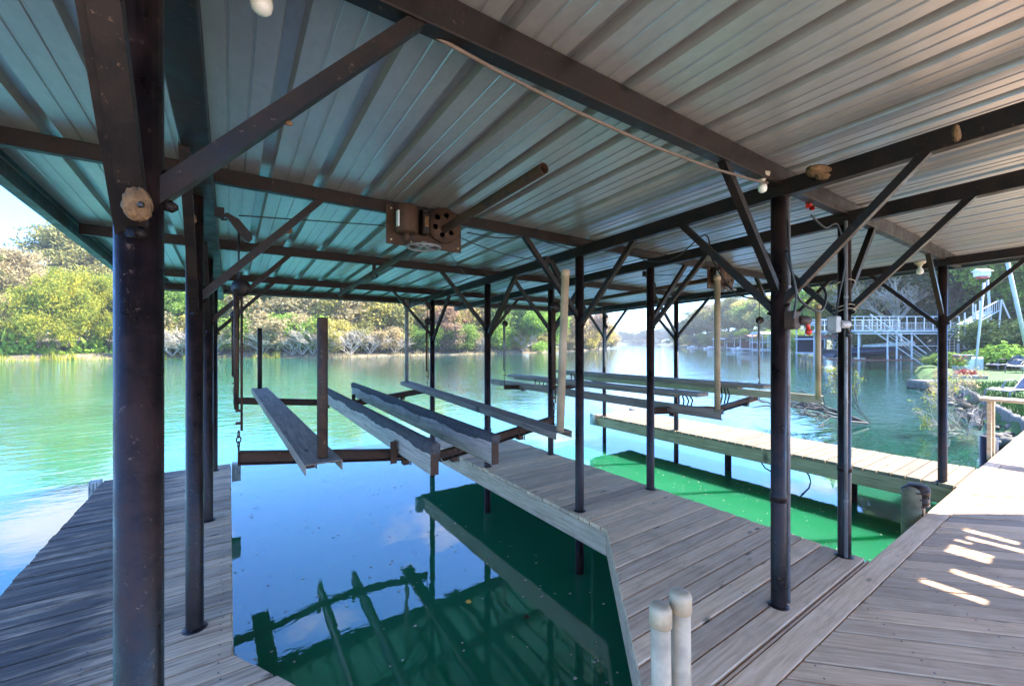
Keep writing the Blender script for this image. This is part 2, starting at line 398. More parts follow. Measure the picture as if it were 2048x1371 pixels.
# ------------------------------------------------------------------ docks
def clip(poly, axis, val, keep_less):
    out = []; n = len(poly)
    def ins(p): 
        d = p[0]*axis[0] + p[1]*axis[1] - val
        return d <= 0 if keep_less else d >= 0
    for i in range(n):
        a, b = poly[i], poly[(i+1) % n]; ia, ib = ins(a), ins(b)
        if ia: out.append(a)
        if ia != ib:
            da = a[0]*axis[0]+a[1]*axis[1]-val; db = b[0]*axis[0]+b[1]*axis[1]-val
            s = da/(da-db); out.append((a[0]+(b[0]-a[0])*s, a[1]+(b[1]-a[1])*s))
    return out
def boards(mb, poly, ang, w=0.14, gap=0.013, z=0.0, t=0.036, off=0.0):
    nrm = (-math.sin(ang), math.cos(ang))
    ds = [p[0]*nrm[0]+p[1]*nrm[1] for p in poly]
    k0 = math.floor((min(ds)-off)/w); k1 = math.ceil((max(ds)-off)/w)
    for k in range(k0, k1):
        q = clip(poly, nrm, off+k*w+gap/2, False)
        if len(q) >= 3: q = clip(q, nrm, off+(k+1)*w-gap/2, True)
        if len(q) >= 3:
            g = random.Random(k*7+int(off*100))
            dz = g.uniform(-0.004, 0.003)
            if abs(math.sin(ang)) < 0.1:      # ragged board ends
                e0, e1 = g.uniform(0, 0.010), g.uniform(0, 0.010); x0, x1 = min(p[0] for p in q), max(p[0] for p in q)
                q = [(p[0]+e0 if p[0] < x0+1e-4 else p[0]-e1 if p[0] > x1-1e-4 else p[0], p[1]) for p in q]
            mb.prism(q, z-t+dz, z+dz)
Y0, Y1 = 1.10, 6.90
def finger(label, xs, polys, fasciapts, dmat, fmat, bumpers, group='dock fingers'):
    d = thing('finger_dock', label, 'dock', (xs[0], Y0, 0), group)
    m = MB()
    for p in polys: boards(m, p, 0.0)
    m.build('deck_boards', dmat, d, 0.003)
    f = MB()
    for a, b in fasciapts: f.bar((a[0], a[1], -0.137), (b[0], b[1], -0.137), 0.038, 0.196)
    f.build('fascia', fmat, d, 0.004)
    for x in (xs[0]+0.3, (xs[0]+xs[1])/2, xs[1]-0.3): MB().bar((x, Y0, -0.12), (x, Y1-0.05, -0.12), 0.04, 0.15).build('joist', M['fascia'], d)
    for bx, by in bumpers:
        bm_ = MB(); bm_.box((bx, by, -0.09), (0.10, 0.10, 0.24))
        for k in range(4): bm_.box((bx-0.045+k*0.03, by, -0.09), (0.012, 0.125, 0.25))
        bm_.build('bumper', M['bumper'], d, 0.012)
    bh_docks.append(d)
    return d
XL0, XL1, XM0, XM1, XR0, XR1 = -1.25, 0.02, 2.76, 4.03, 6.93, 8.16
bh_docks = []
fl = finger('stained grey finger dock on the left with dark weathered outer half', (XL0, XL1),
       [[(XL0,2.66),(XL1,2.66),(XL1,Y1),(XL0,Y1)], [(XL0,Y0),(0.99,Y0),(XL1,2.66),(XL0,2.66)]],
       [((XL0+.02,Y0),(XL0+.02,Y1-.02)), ((XL1-.02,2.66),(XL1-.02,Y1-.02)), ((0.965,Y0),(XL1-.01,2.645)), ((XL0,Y1-.02),(XL1,Y1-.02))],
       M['deckold'], M['fascia'], [(XL1+.06, Y1-.12), (XL0-.05, Y1-.1)])
finger('middle finger dock widening toward the walkway between the two boat slips', (XM0, XM1),
       [[(XM0,2.58),(XM1,2.58),(XM1,Y1),(XM0,Y1)], [(1.46,Y0),(XM1,Y0),(XM1,2.58),(XM0,2.58)]],
       [((XM0+.02,2.58),(XM0+.02,Y1-.02)), ((XM1-.02,Y0),(XM1-.02,Y1-.02)), ((1.485,Y0),(XM0+.015,2.565)), ((XM0,Y1-.02),(XM1,Y1-.02))],
       M['deck'], M['fascia'], [(XM0-.05, Y1-.06), (XM1+.05, Y1-.06)])
fr = finger('pale sunlit finger dock on the right with splashed tan fascia', (XR0, XR1),
       [[(XR0,Y0),(XR1,Y0),(XR1,Y1),(XR0,Y1)]],
       [((XR0+.02,Y0),(XR0+.02,Y1-.02)), ((XR1-.02,Y0),(XR1-.02,Y1-.02)), ((XR0,Y1-.02),(XR1,Y1-.02))],
       M['decksun'], M['fasciapale'], [(XR0-.05, Y1-.06), (XR1+.05, Y1-.06)])
for yy in (2.2, 4.0): 
    MB().tube([(XR0+0.45, yy, -0.16), (XR0+0.45, yy, -2.5)], 0.055, 12).build('support_pile', M['steel'], fr)

wk = thing('walkway', 'wide shore walkway of diagonal grey boards edged by a long straight board', 'walkway', (3, 0, 0))
m = MB(); boards(m, [(-3,-2.2),(13.6,-2.2),(13.6,0.945),(-3,0.945)], math.radians(-45), 0.142)
m.build('deck_boards', M['deckdiag'], wk, 0.003)
m = MB()
x = -3.0
for L_ in (4.3, 4.8, 3.6, 3.9):
    m.box((x+L_/2, 1.022, -0.018), (L_-0.006, 0.138, 0.036)); x += L_
m.build('border_board', M['deck'], wk, 0.003)
m = MB(); m.bar((-3, 1.075, -0.14), (13.6, 1.075, -0.14), 0.036, 0.2); m.build('fascia', M['fascia'], wk)
for xx in range(-2, 14, 2): MB().bar((xx, -2.2, -0.12), (xx, 1.04, -0.12), 0.05, 0.16).build('joist', M['fascia'], wk)

# ------------------------------------------------------------------ boathouse
ST = [1.23, 3.03, 4.80, 6.63]
def zA(y): return 2.60 - 0.035*y
YS, YE = -0.35, 7.95
RX0, RX1 = -1.05, 7.9
bh = thing('boathouse', 'open boathouse with corrugated metal roof on dark pipe posts over the slips', 'boathouse', (3.0, 4.0, 0))
ROWS = {'P': -0.165, 'C': 2.86, 'D': 3.95, 'E': 7.02}
for r, x in ROWS.items():
    for i, y in enumerate(ST):
        m = MB(); m.tube([(x, y, -3.0), (x, y, zA(y)+0.002)], 0.043, 20)
        m.lathe((x, y, 0), [(0.043, 0.0), (0.062, 0.001), (0.058, 0.006), (0.044, 0.012)], 20)
        if r in 'CD' and i == 0: m.lathe((x, y, 0), [(0.043, 0.655), (0.048, 0.66), (0.048, 0.70), (0.043, 0.71)], 20)
        m.build('post', M['steel'], bh)
for r, x in ROWS.items():
    xb, wb_ = (x+.04, .11) if r == 'P' else (x, .065)
    MB().bar((xb, YS, zA(YS)+0.05), (xb, YE, zA(YE)+0.05), wb_, 0.10).build('main_beam', M['beam'], bh, 0.004)
for k, y in enumerate([-0.32] + ST + [7.85]):
    h, wd = (0.115, 0.065) if k == 1 else (0.085, 0.05)
    zb = zA(y) + 0.103
    hh = 0.085
    if k == 1:
        MB().bar((RX0+.04, y, zb+h/2-0.03), (RX1-.03, y, zb+h/2-0.03), wd, h).build('cross_beam', M['beam'], bh, 0.004)
    else:
        MB().bar((RX0+.04, y, zb+hh/2), (RX1-.03, y, zb+hh/2), wd, hh).build('purlin', M['beam'], bh, 0.003)
# edge channels of the roof
for x, f in ((RX0+0.01, 1), (RX1+0.0, -1)):
    MB().channel((x, YS-.05, zA(YS)+0.15), (x, YE+.05, zA(YE)+0.15), 0.06, 0.17, 0.006, flip=f).build('edge_channel', M['teal'], bh)
MB().box(((RX0+RX1)/2, YE+0.06, zA(YE)+0.165), (RX1-RX0, 0.012, 0.13)).build('eave_trim', M['teal'], bh)
# corrugated sheet
prof = []
x = RX0-0.02; PIT = 0.305
while x < RX1+0.02:
    prof += [(x, 0), (x+0.010, 0.044), (x+0.062, 0.044), (x+0.072, 0), (x+0.140, 0), (x+0.144, 0.005), (x+0.154, 0.005), (x+0.158, 0),
             (x+0.218, 0), (x+0.222, 0.005), (x+0.232, 0.005), (x+0.236, 0)]
    x += PIT
NY = 12
m = MB(); vs = []; fs = []
for s in (0, 1):
    for j in range(NY+1):
        y = YS-0.12 + (YE+0.2-YS)*j/NY
        vs += [(px_, y, zA(y)+0.1895 + pz + s*0.0015) for px_, pz in prof]
n = len(prof)
for s in (0, 1):
    for j in range(NY):
        for i in range(n-1):
            o = s*(NY+1)*n + j*n + i
            q = (o, o+1, o+n+1, o+n); fs.append(q if s else q[::-1])
m.add(vs, fs); m.build('roof_sheet', M['roof'], bh)

def brace(x, y, d, L_=0.64, parts=None):
    """45 degree angle-iron knee brace from post to beam"""
    dx, dy = d
    zt = zA(y + dy*L_) + (0.10 if dx else 0.0)
    a = V3((x + dx*0.015, y + dy*0.015, zt - L_ - 0.03)); b = V3((x + dx*(L_+.02), y + dy*(L_+.02), zt + 0.02))
    mb = MB(); mb.bar(a, b, 0.042, 0.042); mb.blob(V3((x+dx*.046, y+dy*.046, zt-L_+.035)), .012, 3, 8, 5, .3, (1.6,1.6,1)); mb.blob(V3((x+dx*.046, y+dy*.046, zt-L_-.035)), .012, 4, 8, 5, .3, (1.6,1.6,1)); mb.build('brace', M['beam'], bh, 0.004)
A_, B_ = (0,1), (1,0); An, Bn = (0,-1), (-1,0)
BR = {'P': [[B_,An,A_],[B_,An],[B_,An],[B_,An]],
      'C': [[Bn,A_,An],[Bn,An],[Bn,An],[Bn,An]],
      'D': [[A_,An,B_],[An,B_],[Bn,An,B_],[An,B_]],
      'E': [[A_,An,Bn],[An,Bn],[Bn,A_,An],[An,Bn]]}
for r, lst in BR.items():
    for i, ds in enumerate(lst):
        for d in ds:
            if r == 'P' and i == 0 and d == A_: continue
            brace(ROWS[r], ST[i], d, 0.66)

# wide angle plates at the nearest post
m = MB(); 
m.angle((-0.20, ST[0]-0.03, 1.88), (-0.20, ST[0]-0.62, 2.53), 0.055, 0.007, up=(1,0,0.0), sx=1, sy=1)
m.build('gusset_angle', M['beam'], bh)

# unseen canopy added over the walkway, gaps cut to shape the sun streaks
m = MB(); zc = 2.90
gaps = [(6.53,6.63,-.82,-.42),(6.87,6.98,-.95,-.60),(7.28,7.50,-.74,-.44),(7.74,7.84,-.9,-.55),(7.93,8.03,-.82,-.40),(7.6,7.68,-.6,-.38)]
xs_ = sorted(set([0.5] + [g_[0] for g_ in gaps] + [g_[1] for g_ in gaps] + [8.2]))
for xa, xb in zip(xs_[:-1], xs_[1:]):
    gp = [g_ for g_ in gaps if g_[0] <= xa+1e-6 and g_[1] >= xb-1e-6]
    if gp: m.box(((xa+xb)/2, (gp[0][2]-1.2)/2, zc), (xb-xa, 1.2+gp[0][2], .03)); m.box(((xa+xb)/2, (gp[0][3]-.22)/2, zc), (xb-xa, -.22-gp[0][3], .03))
    else: m.box(((xa+xb)/2, -.71, zc), (xb-xa, .98, .03))
m.prism([(0.5,-2.6),(12.0,-2.6),(12.0,-2.2),(9.6,-1.2),(0.5,-1.2)], zc-.015, zc+.015)
m.prism([(8.2,-1.2),(9.6,-1.2),(8.26,-.30),(8.2,-.22)], zc-.015, zc+.015)
m.build('sun_mask_canopy', M['bunkwood'], bh)
# ------------------------------------------------------------------ mud nests
def nest(c, r, sq, seed, label, holes=1):
    t = MB(); t.blob(c, r*.92, seed, 22, 14, 0.10, sq); t.blob(V3(c)+V3((r*.35,-r*.2,-r*.4)), r*.55, seed+50, 14, 9, 0.14, sq)
    o = t.build('mud_nest', M['mud'])
    if seed == 1: MB().blob(V3(c)+V3((.008,-.0235,-.006)), .006, 2, 8, 6, .1).build('entrance_hole', M['black'], o)
    tag(o, label, 'mud nest', 'dried mud wasp nests stuck to the steel')
def pt(px, py, Zc): return PV(px, py, Zc)
nest(pt(275, 408, 0.83), 0.026, (1.0, 0.8, 1.35), 1, 'large tan mud nest on the nearest post below its brace')
nest(pt(925, 40, 1.42), 0.026, (1.2, 0.7, 0.8), 2, 'pale mud nest at the top edge on the thick cross beam')
nest(pt(967, 64, 1.47), 0.011, (1, 0.7, 0.9), 3, 'smallest mud nest just right of the pale one on the thick cross beam')
nest(pt(1112, 127, 1.66), 0.024, (1.1, 0.7, 0.8), 4, 'lumpy mud nest midway along the thick cross beam')
nest(pt(383, 436, 2.30), 0.03, (0.8, 0.8, 1.0), 5, 'mud nest on the second left post beside the angle brace')
nest(pt(574, 459, 2.72), 0.028, (1.2, 0.8, 0.9), 6, 'mud nest on the slanting brace left of the winch')
nest(pt(1636, 342, 2.38), 0.075, (1.3, 0.8, 0.42), 7, 'flat brown leafy nest on the beam beside the conduit post')
nest(pt(574, 245, 1.10), 0.010, (1.5, 0.8, 0.7), 8, 'small mud nest under the long nearest brace')
nest(pt(1912, 266, 1.86), 0.03, (1.0, 0.5, 1.4), 9, 'streaky mud nest on the beam near the right edge')

# ------------------------------------------------------------------ boat lifts
def hanger(name, mb, x, y, zb, lift, seed):
    """pulley block under the beam, sheave, twin rods and hook down to the lift arm"""
    g = random.Random(seed); ztop = zA(y)-0.02
    e = bpy.data.objects.new('hanger', None)
    m = MB(); m.tube([(x,y,ztop-0.12),(x,y,2.02)], 0.006, 6); m.build('cable', M['black'], lift)
    m = MB()
    m.tube([(x-.012,y,1.99),(x-.012,y,zb+0.30)], [.017,.013], 10); m.tube([(x+.016,y+.004,1.97),(x+.016,y,zb+0.16)], 0.007, 8)
    m.build('rod', M['greysteel' if seed > 9 else 'rusty'], lift)
    p = MB()
    p.lathe((x, y-0.02, 2.0), [(0.0,0),(0.052,0.0),(0.055,0.008),(0.046,0.016),(0.046,0.026),(0.055,0.034),(0.052,0.042),(0.0,0.042)], 20, (FD[0],FD[1],0))
    p.build('sheave', M['beam'], lift)
    b = MB()
    b.box((x-.10*1, y, ztop-0.01), (0.05,0.05,0.06))
    b.extr((x+.0, y-.018, ztop-.09), (x+.0, y+.018, ztop-.09), [(-.085,.07),(-.06,.055),(.03,-.075),(.055,-.085),(.075,-.06),(.07,-.03),(.0,.055),(-.06,.085)], up=(0,0,1))
    b.tube([(x-.10,y,ztop-.02),(x-.085,y,ztop-.05),(x-.06,y,ztop-.045)], 0.008, 6)
    b.build('pulley_block', M['beam'], lift)
    h = MB(); z = zb+0.16
    for k in range(3):
        ring = [(x+0.012*math.cos(a)*(1 if k % 2 else .4), y+0.012*math.cos(a)*(0.4 if k % 2 else 1), z-0.02-0.034*k+0.022*math.sin(a)) for a in [i*math.pi/5 for i in range(11)]]
        h.tube(ring, 0.004, 6, False)
    h.box((x, y, z+0.05), (0.035,0.02,0.016)); h.box((x, y, z+0.13), (0.035,0.02,0.016))
    h.tube([(x,y,zb+.07),(x,y,zb-.06)], 0.006, 6)
    h.build('hook', M['rusty'], lift)
YN, YF = 3.17, 6.35
def crossarm(lift, x0, x1, y, z, sag, matn='rusty'):
    m = MB(); xm0, xm1 = x0+(x1-x0)*0.475, x0+(x1-x0)*0.54
    pts = [V3((x0,y,z)), V3((xm0,y,z-sag*0.8)), V3((xm1,y,z-sag)), V3((x1,y,z-0.03))]
    for a, b in zip(pts[:-1], pts[1:]): m.channel(a, b+ (b-a).normalized()*0.006, 0.05, 0.085, 0.007)
    for q in (0.16, 0.42, 0.58, 0.84):
        xx = x0+(x1-x0)*q
        zl = float(np.interp(xx, [p.x for p in pts], [p.z for p in pts]))
        m.box((xx, y, zl-0.055), (0.05,0.062,0.04)); m.tube([(xx+.03,y-.036,zl+.05),(xx+.03,y-.036,zl-.08)], .006, 6); m.tube([(xx-.03,y-.036,zl+.05),(xx-.03,y-.036,zl-.07)], .006, 6)
    m.build('cross_arm', M[matn], lift, 0.003)
def winch(lift, x, y, z, full=True):
    """electric winch plate on the purlin"""
    pl = MB(); pl.box((x-.135, y, z-.045), (0.60, 0.008, 0.285)); p = pl.build('winch_plate', M['rusty'], lift, 0.002)
    mo = MB(); mo.lathe((x-.315, y-.085, z-.115), [(0.0,-.0),(0.07,0.0),(0.078,.012),(0.078,.18),(0.07,.195),(0.0,.197)], 20)
    mo.box((x-.315, y-.03, z-.02), (.12,.06,.14))
    mo.tube([(x-.315,y-.085,z-.11),(x-.31,y-.085,z-.17)], 0.02, 10)
    mt = mo.build('motor', M['rusty'], p)
    st = MB(); st.box((x-.388, y-.115, z-.03), (0.012,0.035,0.11)); st.build('sticker', M['labelw'], mt)
    ge = MB(); cg = (x, y-.035, z)
    gp = [(0.0,-.012),(0.04,-.012),(0.04,-.004),(0.115,-.004),(0.118,-.014),(0.133,-.014),(0.133,.012),(0,.012)]
    ge.lathe(cg, gp, 40, (0,-1,0))
    for k in range(40):
        a = k*math.pi/20; ge.box((x+.134*math.cos(a), y-.035, z+.134*math.sin(a)), (.009,.022,.009), Matrix.Rotation(-a, 3, 'Y'))
    gw = ge.build('gear_wheel', M['rusty'], p)
    ho = MB()
    for k in range(6):
        a = k*math.pi/3+.3; ho.lathe((x+.078*math.cos(a), y-.047, z+.078*math.sin(a)), [(0,0.0),(.021,0.0),(.023,-.004)], 14, (0,-1,0))
    ho.build('gear_hole', M['black'], gw)
    gb = MB(); gb.box((x-.165, y-.05, z-.02), (0.055,0.08,0.16)); gb.tube([(x-.165,y-.05,z+.06),(x-.165,y-.05,z+.085)], .035, 12); gb.build('gearbox', M['beam'], p, 0.006)
    lb = MB(); lb.box((x-.163, y-.092, z-.01), (0.028,0.004,0.075)); lb.build('tag', M['mud'], p)
    hw = MB(); c0 = V3((x-.19, y-.10, z-.205))
    hw.tube([c0+V3((.12*math.cos(a), .12*math.sin(a), 0)) for a in [i*math.pi/12 for i in range(25)]], .008, 6, False)
    for k in range(4): a = k*math.pi/2+.4; hw.bar(c0, c0+V3((.12*math.cos(a), .12*math.sin(a), 0)), .02, .006)
    hw.tube([c0, c0+V3((0,0,.04))], .02, 10)
    hw.build('belt_pulley', M['greysteel'], p)
    bo = MB()
    for dx, dz in ((-.40,-.155),(-.25,-.155),(.135,-.155),(-.40,.07),(-.1,-.165)): bo.lathe((x+dx, y-.004, z+dz), [(.007,0),(.007,.005),(0,.006)], 8, (0,-1,0))
    bo.build('bolts', M['string'], p)

def lift(ox, label, second=False):
    lf = thing('boat_lift', label, 'boat lift', (ox+1.35, 4.8, 0.9))
    z = 0.93 if not second else 0.86
    x0, x1 = ox+0.05, ox+2.65
    crossarm(lf, x0, x1, YN, z-.01, 0.20 if not second else 0.12); crossarm(lf, x0, x1, YF, z-.01, 0.16 if not second else 0.1)
    k = 10 if second else 0
    for xx, yy in ((x0,YN),(x1,YN),(x0,YF),(x1,YF)):
        hanger('h', None, xx, yy, z if xx == x0 else z-.03, lf, k); k += 1
    # drive pipe just under the purlins
    px = ox+1.37
    if not second:
        pm = MB(); a, b = V3((px,1.72,2.568)), V3((px,6.6,2.385))
        pm.tube([a, b], 0.031, 18, False); pm.tube([b, a], 0.026, 18, False)
        d = (b-a).normalized()
        pm.lathe(a, [(.026,0),(.031,0)], 18, d)
        pm.lathe(b, [(.0,0),(.031,0)], 18, d)
        pm.build('drive_pipe', M['rusty'], lf)
        for yy in (4.83, 6.5):
            hm = MB(); hm.box((px, yy, zA(yy)+.07), (.03,.045,.08)); hm.lathe((px, yy-.02, zA(yy)-.03+.02), [(.033,0),(.042,0),(.042,.04),(.033,.04)], 16, (0,1,0)); hm.build('pipe_bracket', M['beam'], lf)
    else:
        pm = MB(); pm.tube([(px,2.98,2.53),(px,6.6,2.385)], .031, 14); pm.build('drive_pipe', M['rusty'], lf)
    winch(lf, px, 2.992, 2.555 if not second else 2.53)
    cm = MB()
    for (xa, ya) in ((x0, YN), (x1, YN)):
        xe = px-.44 if xa < px else px+.17
        n_ = 8; sag = .05 if xa > px else .0
        cm.tube([(xe+(xa-xe)*i/n_, 3.02+(ya-3.02)*i/n_, 2.50-sag*4*(i/n_)*(1-i/n_)-.04*i/n_) for i in range(n_+1)], .0045, 5)
    for xa in (x0, x1):
        cm.tube([(px, 6.42, 2.37), (xa, YF, 2.33)], .004, 5)
    cm.tube([(px+.05, 3.03, 2.40), (x1-.4, 4.2, 2.38), (x1, YF, 2.33)], .003, 5)
    cm.build('lift_cable', M['black'], lf)
    zt = z + 0.045
    if not second:
        # left and right side channels with upright guide posts
        m = MB(); m.channel((ox+.445,2.55,zt-.03),(ox+.36,7.0,zt+.0), 0.06, 0.20, .007, up=(1,0,0), flip=1); m.build('side_plank', M['bunkflat'], lf, 0.003)
        m = MB(); m.channel((ox+2.30,2.62,zt-.09),(ox+2.50,6.95,zt-.01), 0.06, 0.17, .007, up=(1,0,0), flip=1); m.build('side_plank', M['bunkflat'], lf, 0.003)
        for (x, y, za, zb_, r, mt, lean) in ((ox+.455,2.66,zt,1.80,.030,'rusty',0),(ox+.36,6.92,zt,1.86,.030,'beam',0),(ox+2.29,2.66,zt-.06,2.26,.033,'pvc',.06),(ox+2.50,6.88,zt,2.40,.032,'greysteel',0)):
            m = MB(); m.tube([(x,y,za),(x+lean*.83,y-lean*.2,zb_)], r, 16, True)
            if mt == 'pvc': m.lathe((x+lean*.83,y-lean*.2,zb_), [(r,-.05),(r+.004,-.05),(r+.004,0.002),(0,.003)], 16)
            m.build('guide_post', M[mt], lf, 0.002)
        for x, xf in ((1.10, 1.16), (1.56, 1.66)):
            a, b = V3((ox+x,2.52,.895 if x<1.3 else .89)), V3((ox+xf,7.0,.90))
            m = MB(); m.bar(a, b, 0.055, 0.20); bk = m.build('bunk', M['bunkwood'], lf, 0.004)
            c_ = MB(); 
            nseg = 90; g = random.Random(int(x*10))
            d = (b-a); dn = d.normalized(); sd_ = dn.cross(V3((0,0,1))).normalized()
            vsl = []
            for i in range(nseg+1):
                p = a + d*(-0.004 + 1.008*i/nseg); lo = [0.045+.012*math.sin(i*.31+x*9)+g.uniform(-.006,.006) for _ in range(2)]
                for s_, u_ in ((-.034,lo[0]),(-.036,.098),(-.018,.112),(.018,.112),(.036,.098),(.034,lo[1])): vsl.append(p + sd_*s_ + V3((0,0,u_)))
            fsl = [(i*6+k_, i*6+k_+1, (i+1)*6+k_+1, (i+1)*6+k_) for i in range(nseg) for k_ in range(5)]
            fsl += [tuple(range(6))[::-1], tuple(nseg*6+k_ for k_ in range(6))]
            c_.add(vsl, fsl); c_.build('carpet', M['carpet'], bk)
            e = MB(); e.box((a.x+dn.x*-.004, a.y-.006, a.z), (.052,.012,.196)); e.build('end_face', M['rusty'], bk)
            for yy in ((YN, YF) if x < 1.3 else (YF,)):
                b_ = MB(); b_.angle((ox+x-.035, yy-.03, .73), (ox+x-.035, yy-.03, .90), .05, .007, up=(0,1,0)); b_.box((ox+x, yy, .765), (.16,.07,.012)); b_.build('bunk_bracket', M['rusty'], lf)
    else:
        m = MB(); m.channel((ox+.41,2.50,zt-.05),(ox+.41,7.6,zt-.05), .05, .11, .007); m.build('side_plank', M['bunkflat'], lf, .003)
        m = MB(); m.channel((ox+2.38,2.25,zt+.0),(ox+2.38,7.0,zt-.02), .05, .10, .007); m.build('side_plank', M['railwood'], lf, .003)
        for (x, y, za, zb_) in ((ox+.41,2.56,zt-.03,2.40),(ox+2.38,2.30,zt,2.16),(ox+2.38,6.9,zt,2.2)):
            m = MB(); m.tube([(x,y,za),(x,y,zb_)], .032, 16); m.lathe((x,y,zb_), [(.032,-.05),(.036,-.05),(.036,.002),(0,.003)], 16); m.build('guide_post', M['pvc'], lf)
        for x, ya, yb, dz in ((.86,3.0,7.3,0),(1.78,2.65,6.95,.08)):
            a, b = V3((ox+x,ya,zt+.09+dz)), V3((ox+x,yb,zt+.06+dz))
            m = MB(); m.bar(a, b, .25, .045); m.bar(a+V3((-.02,.35,-.04)), b+V3((-.02,-.2,-.04)), .14, .04); m.build('bunk', M['bunkflat'], lf, .005)
            for yy in (YN+.1, YF):
                b_ = MB()
                for q in (-.11,-.03,.05,.12): b_.tube([(ox+x+q,yy,zt+.05+dz),(ox+x+q*1.3+.04,yy,zt-.02),(ox+x+q*1.2,yy,zt-.13)], .011, 6)
                b_.build('bunk_bracket', M['beam'], lf)
    return lf
lift(0.0, 'nearer boat lift with tall carpeted bunks in the left slip')
lift(4.09, 'farther boat lift with flat brown board bunks in the right slip', True)

# ------------------------------------------------------------------ wiring and small things
def conduit(x, y, label, r=.016):
    m = MB(); m.tube([(x,y,0.02),(x,y,zA(y)+.02)], r, 10)
    for z in (.45,1.2,2.0): m.box((x,y,z), (r*2.6,r*1.6,.02))
    tag(m.build('conduit', M['greysteel']), label, 'conduit', 'grey conduits strapped to posts')
conduit(2.86+.050, 1.23-.034, 'grey metal conduit strapped to the post nearest the wide deck', .013)
conduit(3.95-.065, 1.23-.03, 'short grey conduit on the post beside the right slip', .012)

# tan hose along the thick beam
m = MB(); pts = []
key = [(742,-8,1.235),(850,62,1.33),(1000,145,1.45),(1150,222,1.62),(1300,290,1.86),(1420,335,2.12),(1500,358,2.36),(1535,366,2.46)]
m.tube([PV(*k) for k in key], .007, 10); tag(m.build('hose', M['rope']), 'tan flexible hose hanging along the thick cross beam', 'hose')
# bulbs
def bulb(c, label, s=1.0, cap='string'):
    t = thing('light_socket', label, 'light bulb', c, 'bulbs in ceiling sockets')
    c = V3(c)
    MB().lathe(c, [(0,.085*s),(.055*s,.085*s),(.05*s,.06*s),(.028*s,.052*s),(.024*s,.03*s),(.0,.03*s)], 18).build('socket', M['string'], t)
    MB().lathe(c, [(.014*s,.035*s),(.015*s,.015*s),(.03*s,-.012*s),(.034*s,-.035*s),(.028*s,-.058*s),(.015*s,-.068*s),(0,-.07*s)], 18).build('bulb', M['bulb'], t)
bulb(PV(523,-14,1.22), 'frosted bulb cut by the top edge of the picture', .9)
bulb(PV(1525,368,2.50), 'glass bulb under the thick beam beside the conduit post', .75)
bulb(PV(1840,537,4.95), 'pale bulb on the right post of the roof', 1.0)

def valvebox(px, py, Zc, label, red):
    c = PV(px, py, Zc); t = thing('outlet_box', label, 'outlet box', c, 'electric outlet boxes on posts')
    m = MB(); m.box(c, (.075,.06,.11)); m.tube([c+V3((.03,-.02,.0)), c+V3((.12,-.04,.0))], .028, 12)
    m.build('housing', M['box' if not red else 'rusty'], t, .006)
    m = MB(); m.tube([c+V3((.10,-.04,.0)), c+V3((.115,-.045,-.06))], .012, 8); m.blob(c+V3((.115,-.045,-.07)), .02, 3, 8, 6, .05); m.build('plug', M['red' if red else 'black'], t)
valvebox(1584, 640, 2.52, 'rusty outlet box with red plug on the conduit post', True)
valvebox(1668, 648, 2.86, 'grey outlet box with black plug on the post beside the right slip', False)
t = MB(); c = PV(1618, 408, 2.95); t.box(c, (.035,.03,.06)); t.blob(c+V3((.0,-.02,-.035)), .018, 4, 8, 6, .1)
o = tag(t.build('power_plug', M['red'], None, .01), 'red and white plug hanging below the roof beam', 'plug')

wires = [([(1572,500,2.5),(1588,560,2.5),(1600,600,2.55),(1640,622,2.6),(1652,590,2.7),(1640,565,2.8)], 'black cable looping right from the outlet with the red plug'),
         ([(1575,440,2.5),(1580,520,2.46),(1592,585,2.46),(1586,640,2.46)], 'black cable running down the conduit post'),
         ([(1622,430,2.9),(1650,455,2.95),(1676,450,3.0),(1690,520,3.0),(1676,600,3.0),(1672,640,2.9)], 'black cable drooping from the red plug to the grey outlet box'),
         ([(1230,480,4.3),(1290,520,4.1),(1350,515,3.9),(1410,470,3.6),(1425,520,3.5),(1470,585,3.2),(1540,600,2.6)], 'long black cable slung beneath the roof of the right slip'),
         ([(935,465,3.3),(1000,476,3.7),(1060,476,4.0),(1150,500,4.4)], 'thin black cable drooping right of the winch')]
for k, (w_, lb) in enumerate(wires):
    pts = [PV(*p) for p in w_]; sm = []
    for i in range(len(pts)-1):
        p0, p1, p2, p3 = pts[max(i-1,0)], pts[i], pts[i+1], pts[min(i+2,len(pts)-1)]
        for s in range(6):
            u = s/6; sm.append(0.5*((2*p1)+(p2-p0)*u+(2*p0-5*p1+4*p2-p3)*u*u+(3*p1-p0-3*p2+p3)*u**3))
    sm.append(pts[-1]); m = MB(); m.tube(sm, .006 if k else .008, 7); tag(m.build('cable', M['black']), lb, 'cable')
m = MB()
for zz, rr in ((1.93,.075),(1.90,.07),(2.12,.068)):
    m.tube([(3.95+rr*math.cos(a), 1.23+rr*math.sin(a), zz+.015*math.sin(2*a)) for a in [i*math.pi/8 for i in range(17)]], .003, 5, False)
tag(m.build('string', M['string']), 'pale string tied round the post beside the right slip', 'string')

# capped white pipes at the slip
def cappipe(px, py, Zc, label, r=.0295):
    c = PV(px, py, Zc); t = thing('capped_pipe', label, 'pipe', (c.x, c.y, -.0), 'capped white pipes at the slip edge')
    MB().tube([(c.x+.012, c.y, .0), c-V3((0,0,.03))], r, 20).build('pipe', M['pvcw'], t)
    MB().lathe(c, [(r,-.062),(r+.004,-.061),(r+.0045,-.016),(r+.001,-.005),(r*.75,.001),(0,.002)], 24).build('cap', M['pvcw'], t)
cappipe(1321, 1208, 1.27, 'shorter capped white pipe at the bottom, nearer the water')
cappipe(1361, 1181, 1.30, 'taller capped white pipe at the bottom, right of the shorter one')

